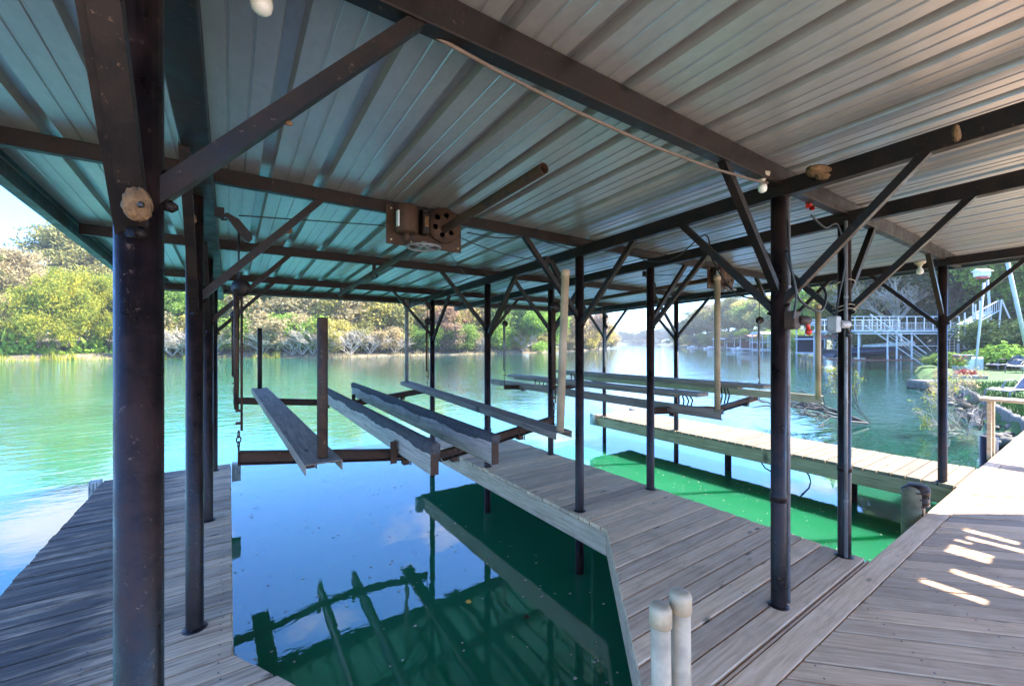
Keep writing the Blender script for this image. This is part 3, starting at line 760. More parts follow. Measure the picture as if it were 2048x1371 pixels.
# pilings by the walkway
c = PY(1852, 1078, 0.0)
pil = thing('piling', 'pale pipe piling with rusty strapped cap beside the walkway', 'piling', (5.55, 1.19, -.6))
MB().tube([(5.55,1.19,-2.5),(5.55,1.19,.10),(5.57,1.19,.17),(5.60,1.18,.20)], [.075,.075,.072,.05], 18).build('pipe', M['weathered'], pil)
MB().tube([(5.70,1.17,-2.5),(5.70,1.17,.12)], .05, 14).build('steel_pipe', M['rusty'], pil)
m = MB(); m.lathe((5.68,1.17,.10), [(.055,-.06),(.085,-.05),(.088,0),(.06,.03),(.09,.05),(.095,.11),(.07,.14),(0,.145)], 16)
for z_ in (.06,.13,.19): m.tube([(5.64+.125*math.cos(a),1.18+.10*math.sin(a),z_) for a in [i*math.pi/8 for i in range(17)]], .008, 6, False)
m.build('cap', M['rusty'], pil)
m = MB(); m.tube([(9.9,1.22,-2.5),(9.9,1.22,.18)], .10, 18); tag(m.build('piling', M['steel']), 'dark round piling beyond the wooden rail at the far walkway edge', 'piling')

# tan wooden rail
rl = thing('wooden_rail', 'tan wooden rail with two legs at the walkway edge', 'rail', (9.25, 1.05, 0))
for xx, yy in ((9.20,1.13),(9.47,1.13),(9.20,-.6)): MB().box((xx,yy,.37), (.05,.045,.86)).build('leg', M['railwood'], rl, .004)
MB().box((9.30,.20,.825), (.36,2.05,.04)).build('top', M['railwood'], rl, .006)

# screw heads on the boards above the joists
def screws(parent, xs, ya, yb, w=0.14):
    m = MB(); g = random.Random(7); k = math.floor(ya/w)
    while k*w < yb:
        for x in xs:
            for o in (.03, .11):
                y = k*w+o+g.uniform(-.006,.006); xx = x+g.uniform(-.01,.01)
                if ya < y < yb and g.random() > .12: m.add([(xx+.0055*math.cos(a*1.047), y+.0055*math.sin(a*1.047), .0045) for a in range(6)], [tuple(range(6))])
        k += 1
    o = m.build('screw_heads', M['black'], parent); o['kind'] = 'stuff'
screws(bh_docks[0], (XL0+.06, (XL0+XL1)/2, XL1-.06), 1.2, 6.85)
screws(bh_docks[1], (XM0+.06, (XM0+XM1)/2, XM1-.06), 1.2, 6.85)
screws(bh_docks[2], (XR0+.06, (XR0+XR1)/2, XR1-.06), 1.2, 6.85)
m = MB(); g = random.Random(12); ca = math.sqrt(.5)
for k in range(-60, 60):
    for l in range(-30, 40):
        for o in (.028, .112):
            n_, u_ = k*.142+o, l*.56
            x, y = ca*u_+ca*n_, -ca*u_+ca*n_
            if 1.5 < x < 9 and -1.5 < y < .92: m.add([(x+.0055*math.cos(a*1.047), y+.0055*math.sin(a*1.047), .0045) for a in range(6)], [tuple(range(6))])
o = m.build('screw_heads', M['black'], wk); o['kind'] = 'stuff'

# floating bits
fb = MB(); g = random.Random(4)
for i in range(650):
    if i < 420: x, y = g.uniform(4.1, 6.9), g.uniform(1.2, 6.9)**1.0
    else: x, y = g.uniform(-.2, 3.2), g.uniform(1.4, 7.5)
    if XM0-.05 < x < XM1+.05: continue
    r = g.uniform(.003,.010)*(1 if i < 420 else 1.5); a = g.uniform(0,6.28); vs = []
    for k in range(5): vs.append((x+r*math.cos(a+k*1.257)*g.uniform(.6,1.4), y+r*math.sin(a+k*1.257)*g.uniform(.5,1.2), WATER+.003))
    fb.add(vs, [(0,1,2,3,4)])
tag(fb.build('floating_debris', M['debris']), 'pale bits and petals floating on the still water', 'debris', None, 'stuff')
def leaf(px, py, mt, label, r=.035):
    c = PY(px, py, WATER+.004); m = MB(); vs = [(c.x+r*math.cos(k*math.pi/4)*(1 if k % 2 else .6), c.y+r*.7*math.sin(k*math.pi/4), c.z+(.006 if k % 3 else .001)) for k in range(8)]
    m.add(vs, [tuple(range(8))]); tag(m.build('floating_leaf', M[mt]), label, 'leaf')
leaf(937, 1203, 'yellow', 'bright yellow leaf floating on the green water')
leaf(1053, 1233, 'rusty', 'brown leaf floating right of the yellow leaf')
# ------------------------------------------------------------------ land
def sdist(poly, X, Y):
    """signed distance (positive inside) to closed polygon, arrays"""
    d = np.full(X.shape, 1e9); ins = np.zeros(X.shape, bool); n = len(poly)
    for i in range(n):
        ax, ay = poly[i]; bx, by = poly[(i+1) % n]; ex, ey = bx-ax, by-ay
        t_ = np.clip(((X-ax)*ex+(Y-ay)*ey)/(ex*ex+ey*ey), 0, 1)
        d = np.minimum(d, np.hypot(X-ax-t_*ex, Y-ay-t_*ey))
        c = ((ay > Y) != (by > Y)) & (X < (bx-ax)*(Y-ay)/(by-ay+1e-12)+ax); ins ^= c
    return np.where(ins, d, -d)
def land(name, poly, prof, cell, matn, rough=0.15, seed=0, margin=3):
    xs = [p[0] for p in poly]; ys = [p[1] for p in poly]
    gx = np.arange(min(xs)-margin, max(xs)+margin, cell); gy = np.arange(min(ys)-margin, max(ys)+margin, cell)
    X, Y = np.meshgrid(gx, gy); D = sdist(poly, X, Y)
    Z = np.interp(D, [p[0] for p in prof], [p[1] for p in prof])
    rs = np.random.RandomState(seed)
    ph = rs.rand(8)*6.28
    nz = sum(np.sin(X*f1+Y*f2+ph[i])/(1+i*.4) for i, (f1, f2) in enumerate([(.11,.07),(-.17,.23),(.41,-.31),(.73,.57),(-1.3,.9)]))
    Z = Z + nz*rough*np.clip(D/4, 0, 1)
    ny, nx = X.shape; v = np.stack([X, Y, Z], -1).reshape(-1, 3)
    i = np.arange(ny*nx).reshape(ny, nx); q = np.stack([i[:-1,:-1], i[:-1,1:], i[1:,1:], i[1:,:-1]], -1).reshape(-1, 4)
    keep = (D.reshape(-1)[q] > -margin).any(1); q = q[keep]
    o = npmesh(name, v, q, M[matn], True); struct(o)
    return o
def npmesh(name, v, q, mt, smooth=False):
    me = bpy.data.meshes.new(name); k = q.shape[1]
    me.vertices.add(len(v)); me.vertices.foreach_set('co', np.ascontiguousarray(v, np.float32).ravel())
    me.loops.add(q.size); me.loops.foreach_set('vertex_index', np.ascontiguousarray(q, np.int32).ravel())
    me.polygons.add(len(q)); me.polygons.foreach_set('loop_start', np.arange(0, q.size, k, dtype=np.int32))
    me.polygons.foreach_set('loop_total', np.full(len(q), k, np.int32))
    me.update(calc_edges=True); me.validate()
    if smooth: me.polygons.foreach_set('use_smooth', np.ones(len(me.polygons), bool))
    me.materials.append(mt)
    o = bpy.data.objects.new(name, me); C.objects.link(o); return o
def wl(px, py): p = PY(px, py, WATER); return (p.x, p.y)
def wc(Xc, Zc): p = W(Xc, Zc); return (p.x, p.y)
left_shore = [wc(-120,44), wl(-200,723), wl(0,722), wl(240,718), wl(480,716.5), wl(700,714), wl(900,709), wl(1060,706), wl(1140,702.5), wl(1195,699.5), wl(1222,696)]
left_poly = left_shore + [wc(42,260), wc(-60,300), wc(-250,260), wc(-250,60)]
PR_L = [(-3,-2.2),(0,-.75),(1.0,-.25),(4,.25),(12,.8),(40,3),(120,6)]
land('river_bank', left_poly, PR_L, 2.5, 'dirt', .2, 1)
far_poly = [wc(-200,620), wc(40,600), wc(95,480), wc(150,520), wc(260,640), wc(400,1000), wc(-400,1100)]
land('far_hills', far_poly, [(-5,-2),(0,-.7),(20,2),(100,14),(250,30)], 22, 'hill', 1.0, 2, 5)
rs_poly = [wc(34.3,35.3), wc(42,45), wl(1700,711.5), wl(1610,706), wl(1540,702), wl(1430,697.5), wl(1345,693.5), wl(1318,691), wc(180,520), wc(320,420), wc(320,20), wc(60,22), wc(40,30)]
land('right_hills', rs_poly, [(-5,-2),(0,-.7),(3,.0),(10,1.5),(40,7),(120,16)], 4, 'hill', .4, 3, 5)
lawn_poly = [wc(9.2,7.2), wc(9.9,7.7), wc(11.9,9.7), wc(13.6,11.6), wc(15.4,13.7), wc(18.2,16.8), wc(20.9,20.1), wc(25,25.2), wc(33.0,33.8), wc(38,37), wc(75,42), wc(75,8), wc(30,2), wc(12,2)]
def lawnz(D): return np.interp(D, [-2,-.35,0,.5,12,20,45], [-2,-.9,-.2,-.15,-.05,.9,6])
land('lawn', lawn_poly, [(-2,-2),(-.35,-.9),(0,-.2),(.5,-.15),(12,-.05),(20,.9),(45,6)], .6, 'grass', .02, 4, 2)

def ground(x, y, poly, prof):
    d = sdist(poly, np.array([x]), np.array([y]))[0]; return float(np.interp(d, [p[0] for p in prof], [p[1] for p in prof]))

land('bounce_terrace', [(-30,-40),(40,-40),(40,-6),(16,-1.5),(12,-2.3),(-14,-2.3),(-30,-2.6)], [(-2,-2),(-.2,-.9),(0,-.08),(14,-.02),(20,2),(40,8)], 1.0, 'bounceground', .02, 9, 1)  # unseen pale ground added behind the camera as a warm light reflector
# ------------------------------------------------------------------ vegetation
def leaf_cloud(centres, radii, count, size, seed, droop=0.0, flat=0.0, elong=1.5, squash=1.0):
    rs = np.random.RandomState(seed); V = []
    for (c, r, k) in zip(centres, radii, count):
        u = rs.normal(size=(k, 3)); u /= np.linalg.norm(u, axis=1)[:, None]
        p = np.array(c) + u*(r*1.2*rs.rand(k, 1)**0.6)*np.array([1, 1, squash])
        if droop: p[:, 2] -= droop*r*rs.rand(k)
        a = rs.normal(size=(k, 3)); a[:, 2] = a[:, 2]*(1-flat) - droop*2
        a /= np.linalg.norm(a, axis=1)[:, None]
        b = np.cross(a, rs.normal(size=(k, 3))); b /= np.linalg.norm(b, axis=1)[:, None]
        s = size*(0.6+0.8*rs.rand(k, 1)); a = a*s*elong*.5; b = b*s*.32
        V.append(np.stack([p-a, p+b*1.0, p+a, p-b*1.0], 1))
    V = np.concatenate(V).reshape(-1, 3); return V, np.arange(len(V)).reshape(-1, 4)
def tree_parts(style, seed, h, r):
    """returns (trunk MB, leaf verts, leaf quads); base at origin"""
    g = random.Random(seed); tr = MB(); cs = []; rd = []; cnt = []
    if style == 'round':
        lean = g.uniform(-.1,.1)
        top = V3((lean*h, 0, h*.72)); tr.tube([(0,0,-.6),(lean*h*.3,0,h*.3),top], [h*.024,h*.018,h*.006], 8)
        nl = 15
        for i in range(nl):
            a = i*2.4+g.uniform(-.3,.3); el = g.uniform(-.1, 1.2); rr = r*g.uniform(.55, .95)
            s0 = V3((lean*h*.3,0,h*g.uniform(.18,.5))); e = V3((math.cos(a)*rr*math.cos(el*.9), math.sin(a)*rr*math.cos(el*.9), h*.50+math.sin(el)*h*.42*g.uniform(.7,1.05)))
            mid = s0.lerp(e, .55)+V3((0,0,-.06*h)); tr.tube([s0, mid, e], [h*.010,h*.007,h*.003], 5, False)
            for k in range(3):
                cs.append(tuple(e.lerp(mid, k*.38)+V3((g.uniform(-1,1),g.uniform(-1,1),g.uniform(-.8,.8)))*r*.20)); rd.append(r*g.uniform(.17,.34)); cnt.append(520)
        for k in range(12):
            a = g.uniform(0,6.28); rr = r*g.uniform(.3,.95); cs.append((math.cos(a)*rr, math.sin(a)*rr, h*g.uniform(.05,.5))); rd.append(r*g.uniform(.2,.3)); cnt.append(320)
        v, q = leaf_cloud(cs, rd, cnt, h*.018+.04, seed, .1, 0, 1.3, .8)
    elif style == 'willow':
        tr.tube([(0,0,-.6),(.1*r,0,h*.35),(.0,.1,h*.6)], [h*.03,h*.022,h*.01], 8)
        for i in range(46):
            a = g.uniform(0,6.28); el = g.uniform(-.25,1.5); k_ = g.uniform(.55,1.08)
            e = V3((math.cos(a)*math.cos(el)*r*k_, math.sin(a)*math.cos(el)*r*k_, h*.42+math.sin(el)*h*.52*k_)); tr.tube([(0,0,h*g.uniform(.2,.5)), e*.6+V3((0,0,.12*h)), e], [h*.01,h*.006,h*.003], 5, False)
            for k in range(4):
                cs.append((e.x+g.uniform(-.16,.16)*r, e.y+g.uniform(-.16,.16)*r, e.z-g.uniform(-.04,.12)*h)); rd.append(r*g.uniform(.13,.27)); cnt.append(280)
        v, q = leaf_cloud(cs, rd, cnt, h*.011+.02, seed, .45, 0, 2.8, 1.15)
    elif style == 'cypress':
        tr.tube([(0,0,-.6),(0,0,h*.5),(.02*h,0,h*.98)], [h*.028,h*.018,h*.004], 8)
        for i in range(34):
            t_ = i/33; z = h*(.14+.84*t_); rr = r*(1-.62*t_**1.3)*g.uniform(.55,1.05); a = i*2.4+g.uniform(-.4,.4)
            e = V3((math.cos(a)*rr, math.sin(a)*rr, z+h*.02)); tr.tube([(0,0,z-h*.03), e*.55+V3((0,0,z*.45+h*.01)), e], [h*.008,h*.005,h*.002], 5, False)
            for k in range(4):
                q_ = .4+.2*k; cs.append((e.x*q_+g.uniform(-.06,.06)*r, e.y*q_+g.uniform(-.06,.06)*r, e.z+g.uniform(-.02,.02)*h)); rd.append(r*.30); cnt.append(230)
        v, q = leaf_cloud(cs, rd, cnt, h*.013+.03, seed, .55, .3, 2.2, .5)
    elif style == 'shrub':
        for i in range(9):
            a = i*2.4; rr = r*g.uniform(.2,.85); e = V3((math.cos(a)*rr, math.sin(a)*rr, h*g.uniform(.45,.9)))
            tr.tube([(e.x*.15,e.y*.15,-.3), e*.5+V3((0,0,h*.1)), e], [h*.018,h*.012,h*.005], 5, False)
            for k in range(3): cs.append((e.x*(1-.2*k)+g.uniform(-.15,.15)*r, e.y*(1-.2*k), e.z*(1-.3*k))); rd.append(r*g.uniform(.24,.38)); cnt.append(330)
        v, q = leaf_cloud(cs, rd, cnt, h*.035+.03, seed, .1, 0, 1.4, .85)
    elif style == 'bare':
        cs = [(0,0,h*.5)]; 
        def rec(p, d, l, rad, lv):
            e = p + d*l; mid = p.lerp(e, .5)+V3((g.uniform(-1,1),g.uniform(-1,1),g.uniform(-.5,.5)))*l*.08
            tr.tube([p, mid, e], [rad, rad*.8, rad*.55], 5 if lv > 1 else 4, False)
            if lv == 0: return
            for k in range(4 if lv > 1 else 5):
                dd = (d + V3((g.uniform(-1,1),g.uniform(-1,1),g.uniform(-.35,.6)))*.75).normalized(); rec(p.lerp(e, g.uniform(.35,1)), dd, l*g.uniform(.5,.75), rad*.58, lv-1)
        if seed == 2: rec(V3((0,0,-.4)), V3((g.uniform(-.1,.1),0,1)).normalized(), h*.42, h*.022, 4)
        else:
            for st_ in range(6):
                a_ = st_*1.05+g.uniform(-.3,.3); rec(V3((0,0,-.2)), V3((math.cos(a_)*.55, math.sin(a_)*.55, g.uniform(.6,1.1))).normalized(), h*g.uniform(.32,.5), h*.010, 3)
        # sparse dead leaves
        rs = np.random.RandomState(seed); cc = [tr.v[i] for i in rs.choice(len(tr.v), 60)]
        v, q = leaf_cloud(cc, [h*.05]*60, [8]*60, h*.02, seed, 0, 0, 1.6)
    return tr, v, q
PROTO = {}
def proto(style, seed):
    k = (style, seed)
    if k not in PROTO:
        h, r = {'round': (10, 4.2), 'willow': (10, 4.8), 'cypress': (12, 4.6), 'shrub': (3, 1.9), 'bare': (8, 3)}[style]
        tr, v, q = tree_parts(style, seed, h, r)
        me = bpy.data.meshes.new('trunk'); me.from_pydata(tr.v, [], tr.f); me.update(); me.polygons.foreach_set('use_smooth', tr.sm); me.materials.append(M['bark'])
        o = npmesh('crown', v, q, L['green']); cme = o.data; bpy.data.objects.remove(o)
        PROTO[k] = (me, cme, h)
    return PROTO[k]
TG = random.Random(5)
ORD = 'first second third fourth fifth sixth seventh eighth ninth tenth eleventh twelfth thirteenth fourteenth fifteenth sixteenth seventeenth'.split()
def tree(style, seed, Xc, Zc, h, wid, leaf, label, name='tree', z=None, group=None, bark=None, cat=None, rot=None):
    tme, cme, ph = proto(style, seed); p = W(Xc, Zc)
    if z is None:
        z = -.3
        for poly, pr in ((left_poly, PR_L), (rs_poly, [(-5,-2),(0,-.7),(3,.0),(10,1.5),(40,7),(120,16)]), (far_poly, [(-5,-2),(0,-.7),(20,2),(100,14),(250,30)]), (lawn_poly, [(-2,-2),(0,-.2),(12,-.05),(20,.9),(45,6)])):
            zz = ground(p.x, p.y, poly, pr); z = max(z, zz)
    s = h/ph; r = bpy.data.objects.new(name, None); C.objects.link(r); r.location = (p.x, p.y, z)
    r.scale = (s*wid, s*wid, s); r.rotation_euler = (0, 0, TG.uniform(0, 6.28) if rot is None else rot)
    tag(r, label, cat or ('shrub' if style == 'shrub' else 'tree'), group)
    for nm, me, mt in (('trunk', tme, bark or M['bark']), ('crown', cme, L[leaf])):
        o = bpy.data.objects.new(nm, me); C.objects.link(o); o.parent = r
        o.material_slots[0].link = 'OBJECT'; o.material_slots[0].material = mt
    return r
def xc(px, Z): return (px-CX)/F*Z

# (style, seed, px, Z, height, width factor, leaf, label)
LB = [
 ('cypress',2,150,88,23,1.3,'olive','tallest feathery olive tree behind the willow on the left bank'),
 ('round',2,-60,84,16,1.3,'olive','olive tree behind the brown cypress at the left edge'),
 ('cypress',1,15,66,15.2,1.15,'tan','tall tan brown cypress at the left edge of the far bank'),
 ('cypress',2,-90,60,16,1.1,'olive','olive cypress just outside the left edge'),
 ('willow',1,128,60,11.5,1.0,'willow','golden yellow willow on the far left bank'),
 ('willow',2,205,62,11.2,.85,'willow','yellow green willow beside the nearest post'),
 ('round',1,262,72,14,.9,'olive','olive tree hidden partly by the nearest post'),
 ('round',2,330,64,12,.9,'green','green tree between the two nearest left posts'),
 ('willow',1,385,66,12,.8,'bright','light green weeping tree behind the second left post'),
 ('round',1,455,68,12,.95,'bright','bright green tree behind the left hanging rods'),
 ('round',2,520,72,13,.9,'green','full green tree left of the tan bare cypress'),
 ('shrub',1,545,70,5.6,1.3,'red','rust red bush at the top left of the tan cypress'),
 ('cypress',1,605,74,14,1.15,'tan','tan feathery cypress behind the rusty guide post'),
 ('cypress',2,690,78,15,1.0,'tan','pale tan cypress right of the rusty guide post'),
 ('round',1,655,86,16,1.0,'olive','olive tree rising behind the tan cypresses'),
 ('round',2,755,80,14,.95,'yellow','yellow autumn tree left of the slim grey guide post'),
 ('round',1,815,84,14,.9,'yellow','yellow green autumn tree behind the slim grey guide post'),
 ('willow',2,870,88,14,.8,'yellow','drooping yellow tree left of the paired dark posts'),
 ('round',2,915,90,13,.8,'olive','olive yellow tree near the paired dark posts'),
 ('shrub',2,915,84,5.4,1.2,'green','deep green bush at the waterline near the paired posts'),
 ('round',1,965,95,14,.9,'red','pinkish brown tree behind the paired dark posts'),
 ('round',2,1015,100,14,.9,'yellow','yellow tree between the paired posts and the tan pipe'),
 ('round',1,1062,94,12.5,1.0,'bright','light green tree with leaning trunk left of the tan pipe'),
 ('cypress',2,1108,112,14,.9,'yellow','pale yellow cypress behind the tan guide pipe'),
 ('bare',1,1150,118,12.5,1.3,'red','pinkish bare tree right of the tan guide pipe'),
 ('cypress',1,1165,135,14,.8,'tan','tan cypress near the end of the left bank'),
 ('shrub',1,1190,140,9,1.2,'yellow','yellow bush at the tip of the left bank'),
 ('shrub',2,1208,160,5.5,1.6,'tan','low tan bush on the last point of the left bank'),
]
for (st, sd_, px, Z, h, wf, lf, lb) in LB:
    tree(st, sd_, xc(px, Z), Z, h, wf, lf, lb, name={'willow':'willow_tree','cypress':'cypress_tree','shrub':'bush','bare':'bare_tree'}.get(st,'tree'),
         group='trees on the far left bank')
# shrubs along the waterline
cols = ['olive','tan','yellow','green','red','tan','bright','yellow']
nm_ = {'olive':'olive','tan':'straw coloured','yellow':'yellow','green':'green','red':'rusty pink','bright':'light green'}
g = random.Random(21)
def bankZ(px):
    pts = [(-200,2.26*834/37.5),(0,51.6),(240,58),(480,60.8),(700,66),(900,80),(1060,92),(1140,111),(1195,134.6),(1222,179)]
    return float(np.interp(px, [p[0] for p in pts], [p[1] for p in pts]))
marks = [(-30,'at the left picture edge'),(330,'between the two nearest posts'),(372,'just left of the second post'),(455,'behind the left hanging rods'),(500,'beside the thin far guide post'),(560,'between the two dark guide posts'),
         (600,'left of the rusty guide post'),(665,'right of the rusty guide post'),(715,'above the carpeted bunk ends'),(765,'left of the slim grey guide post'),(800,'touching the slim grey guide post'),(845,'at the end post of the middle dock'),
         (890,'right of the end post of the middle dock'),(945,'left of the paired posts'),(1000,'right of the paired posts'),(1030,'left of the leaning trunk'),(1082,'behind the third post of the middle dock'),(1135,'right of the tan guide pipe'),(1178,'near the bank tip')]
for i, (px, where) in enumerate(marks):
    Z = bankZ(px)+3.2; c_ = cols[i % 8]
    tree('shrub', 1+i % 2, xc(px, Z), Z, 4.4+g.uniform(-.6,1.8)*(1+Z/200), 1.3, c_, f'low {nm_[c_]} bush by the water {where}', name='bush', group='bushes along the far waterline')
midp = [(300,'behind the nearest post'),(350,'left of the second post'),(410,'right of the second post'),(470,'behind the left rods'),(540,'left of the red bush'),(590,'behind the rusty guide post'),(640,'just right of the rusty guide post'),(690,'above the carpeted bunks'),(735,'left of the slim guide post'),(785,'behind the slim guide post'),
        (835,'right of the slim guide post'),(880,'right of the end post'),(930,'left of the paired posts'),(985,'right of the paired posts'),(1035,'behind the leaning trunk'),(1090,'behind the third post'),(1140,'right of the tan pipe'),(1180,'near the bank tip')]
c2 = ['olive','green','bright','yellow','tan','tan','yellow','tan','yellow','olive','yellow','red','yellow','green','olive','bright','tan','red']
for i, (px, where) in enumerate(midp):
    Z = bankZ(px)+9; tree('shrub', 1+i % 2, xc(px, Z), Z, 8.2+(i*7 % 5)*.6+Z/60, .85+Z/500, c2[i], f'tall {nm_[c2[i]]} thicket of the far bank {where}', name='thicket', group='tall thickets of the far bank')
for i, (px, where) in enumerate([(365,'left of the second post'),(430,'behind the left posts'),(525,'between the dark guide posts'),(585,'left of the rusty guide post'),(625,'behind the rusty guide post'),(700,'near the carpeted bunks'),(790,'beside the slim grey guide post'),(960,'beside the paired posts'),(1045,'under the light green tree'),(345,'close to the nearest post'),(400,'close to the second post'),(605,'touching the rusty guide post'),(655,'one step right of the rusty guide post'),(740,'left of the slim guide post')]):
    Z = bankZ(px)+1.6
    tree('bare', 1+2*(i % 2), xc(px, Z), Z, 4.0+(i*37 % 17)/10, 1.5, 'tan', f'tangle of pale dead branches at the waterline {where}', name='dead_brush', group='dead brush at the waterline', bark=M['palebark'], cat='dead brush')

# reeds, vines and ground plants: uncountable
def scatter(name, px0, px1, d0, d1, n, size, hgt, leafm, label, seed, upright=True, zoff=0.0, broad=1.0):
    rs = np.random.RandomState(seed); V = []
    px = px0+(px1-px0)*rs.rand(n); dd = d0+(d1-d0)*rs.rand(n)**1.3
    for i in range(n):
        Z = bankZ(px[i])+dd[i]; p = W(xc(px[i], Z), Z); z = float(np.interp(dd[i], [0,1,4,12,40],[-.6,-.25,.25,.8,3]))+zoff
        clump = .5+.5*math.sin(px[i]*.043+seed)+.3*math.sin(px[i]*.137)+.3*math.sin(px[i]*.31)
        h = hgt*(.4+.8*rs.rand())*max(.12, clump); a = rs.rand()*6.28; wv = np.array([math.cos(a), math.sin(a), 0])*size*(.5+rs.rand())*.5
        if upright: l = np.array([rs.normal()*.25, rs.normal()*.25, 1])*h; b = np.array([p.x,p.y,z]); V += [b-wv, b+wv, b+l+wv*.15, b+l-wv*.15]
        else:
            b = np.array([p.x,p.y,z+h*rs.rand()]); l = rs.normal(size=3)*size*.5*broad; V += [b-l, b+wv, b+l, b-wv]
    V = np.array(V); o = npmesh(name, V, np.arange(len(V)).reshape(-1,4), leafm); tag(o, label, 'plants', None, 'stuff')
scatter('river_grass', -250, 560, -.5, 3.0, 3600, .10, .8, L['willow'], 'tufts of green and yellow grass along the far left waterline', 3)
scatter('river_grass', 480, 1225, -.3, 3.5, 2600, .12, .62, L['tan'], 'dry straw grass along the waterline of the far bank', 4)
scatter('reeds', -250, 300, 3, 9, 2200, .07, 3.4, L['tan'], 'dry brown reed stalks on the left bank below the willows', 5)
scatter('ground_vines', -250, 330, 2, 9, 9000, .42, 2.6, L['bright'], 'broad leaved green plants covering the left bank below the willows', 6, False)

# ---- far shore, right shore
g = random.Random(8)
FT = []
for i, px in enumerate(range(1150, 1370, 13)):
    Z = 520+g.uniform(-25,60); FT.append((px, Z))
for i, (px, Z) in enumerate(FT):
    tree('round', 1+i % 2, xc(px, Z), Z+20, g.uniform(11,19)+(6 if px > 1300 else 0), 1.5, ['hazy','dark','hazy','olive'][i % 4], f'{ORD[i]} tree of the hazy distant treeline, counted from its left end', group='trees of the distant treeline')
RT = [
 (1352,250,15,'hazy'),(1372,235,18,'hazy'),(1395,215,22,'dark'),(1418,200,24,'olive'),(1440,190,25,'tan'),(1462,180,26,'olive'),(1485,170,25,'olive'),(1508,160,24,'yellow'),
 (1530,150,23,'green'),(1552,142,22,'olive'),(1575,128,20,'yellow'),(1600,120,20,'green')]
places = ['lowest, far left end','second from the river bend','dark, left of the pale lift pipe','behind the pale lift pipe','tan leaved, right of the pale pipe','left of the thin far lift rods','behind the thin far lift rods','yellowish, right of the thin far lift rods',
 'left of the conduit post','directly behind the conduit post','above the two storey dock, yellowish','green, above the pale roofed dock']
for (px, Z, h, lf), pl in zip(RT, places):
    tree('round', 1+int(px) % 2, xc(px, Z)+2, Z+6, h*.80, 1.25, lf, f'tree on the right hill, {pl}', group='trees on the wooded right hill')
for i, px in enumerate(range(1360, 1600, 20)):
    Z = float(np.interp(px, [1360,1430,1540,1600], [235,175,122,96]))
    tree('shrub', 1+i % 2, xc(px, Z), Z+1, 5.5, 1.5, ['olive','yellow','hazy','green'][i % 4], f'{ORD[i]} waterline bush of the right hill, counted from the river bend', name='bush', group='bushes under the wooded right hill')
NT = [
 ('round',1,1640,78,15,1.1,'bright','light green tree left of the post beside the right slip'),
 ('round',2,1700,70,15.5,1.1,'willow','yellow green tree above the left end of the white dock'),
 ('round',1,1760,66,16,1.0,'olive','olive tree behind the crossing braces above the white dock'),
 ('bare',2,1800,54,16,1.3,'tan','pale leafless tree above the middle of the white dock'),
 ('round',1,1905,52,24,1.3,'dark','very dark cedar above the white stairs'),
 ('cypress',2,1960,60,25,1.2,'dark','tall dark evergreen behind the bird house pole'),
 ('round',2,1840,68,20,1.0,'hazy','blue green tree behind the right roof post'),
 ('round',2,2100,44,15,1.0,'bright','bright green broad leaved tree at the right edge'),
 ('round',1,2110,44,16,1.1,'green','green tree beyond the right edge of the picture'),
 ('round',1,1735,56,5.5,1.3,'olive','low olive tree behind the covered boat'),
 ('round',2,1850,54,6.0,1.2,'dark','dark thicket under the white stairs'),
 ('shrub',1,1975,46,3.6,1.4,'olive','olive shrub below the foot of the white stairs'),
 ('shrub',2,2035,33,3.6,1.6,'dark','dark shrub behind the broad leaved plants'),
]
for (st, sd_, px, Z, h, wf, lf, lb) in NT:
    tree(st, sd_, xc(px, Z), Z, h, wf, lf, lb, group='trees behind the white dock', bark=M['palebark'] if st == 'bare' else None)
# large-leaf plants at right
def bigleaf(Xc_, Zc_, z0, n, rad, sz, mt, label, seed, name='elephant_ear_plant'):
    g = random.Random(seed); m = MB(); st = MB(); c = W(Xc_, Zc_, z0)
    t = thing(name, label, 'plant', c, 'large leaved plants beside the lawn')
    for i in range(n):
        a = g.uniform(0,6.28); rr = rad*g.random()**.6; h = g.uniform(.35,1)*rad*.85*(1.1-rr/rad*.5); p = c+V3((math.cos(a)*rr, math.sin(a)*rr, h))
        st.tube([c+V3((math.cos(a)*rr*.3, math.sin(a)*rr*.3, 0)), p], .01, 4, False)
        d = V3((math.cos(a), math.sin(a), -.5+g.uniform(-.3,.3))).normalized(); s = d.cross(V3((0,0,1))).normalized()
        L2 = sz*g.uniform(.6,1.2)
        vs = [p-d*L2*.3, p+s*L2*.35+d*L2*.05, p+s*L2*.25+d*L2*.5+V3((0,0,-.03)), p+d*L2*.9+V3((0,0,-.12*L2)), p-s*L2*.25+d*L2*.5+V3((0,0,-.03)), p-s*L2*.35+d*L2*.05]
        m.add(vs, [(0,1,2,3),(0,3,4,5)], False)
    m.build('leaves', mt, t); st.build('stems', M['blade'], t)
bigleaf(33.6, 28.5, -.1, 620, 2.1, .28, L['bright'], 'glossy broad leaved clump at the right edge behind the loungers', 1)
bigleaf(31.8, 30.5, -.1, 420, 1.4, .26, L['green'], 'darker broad leaved clump left of the glossy one', 2)

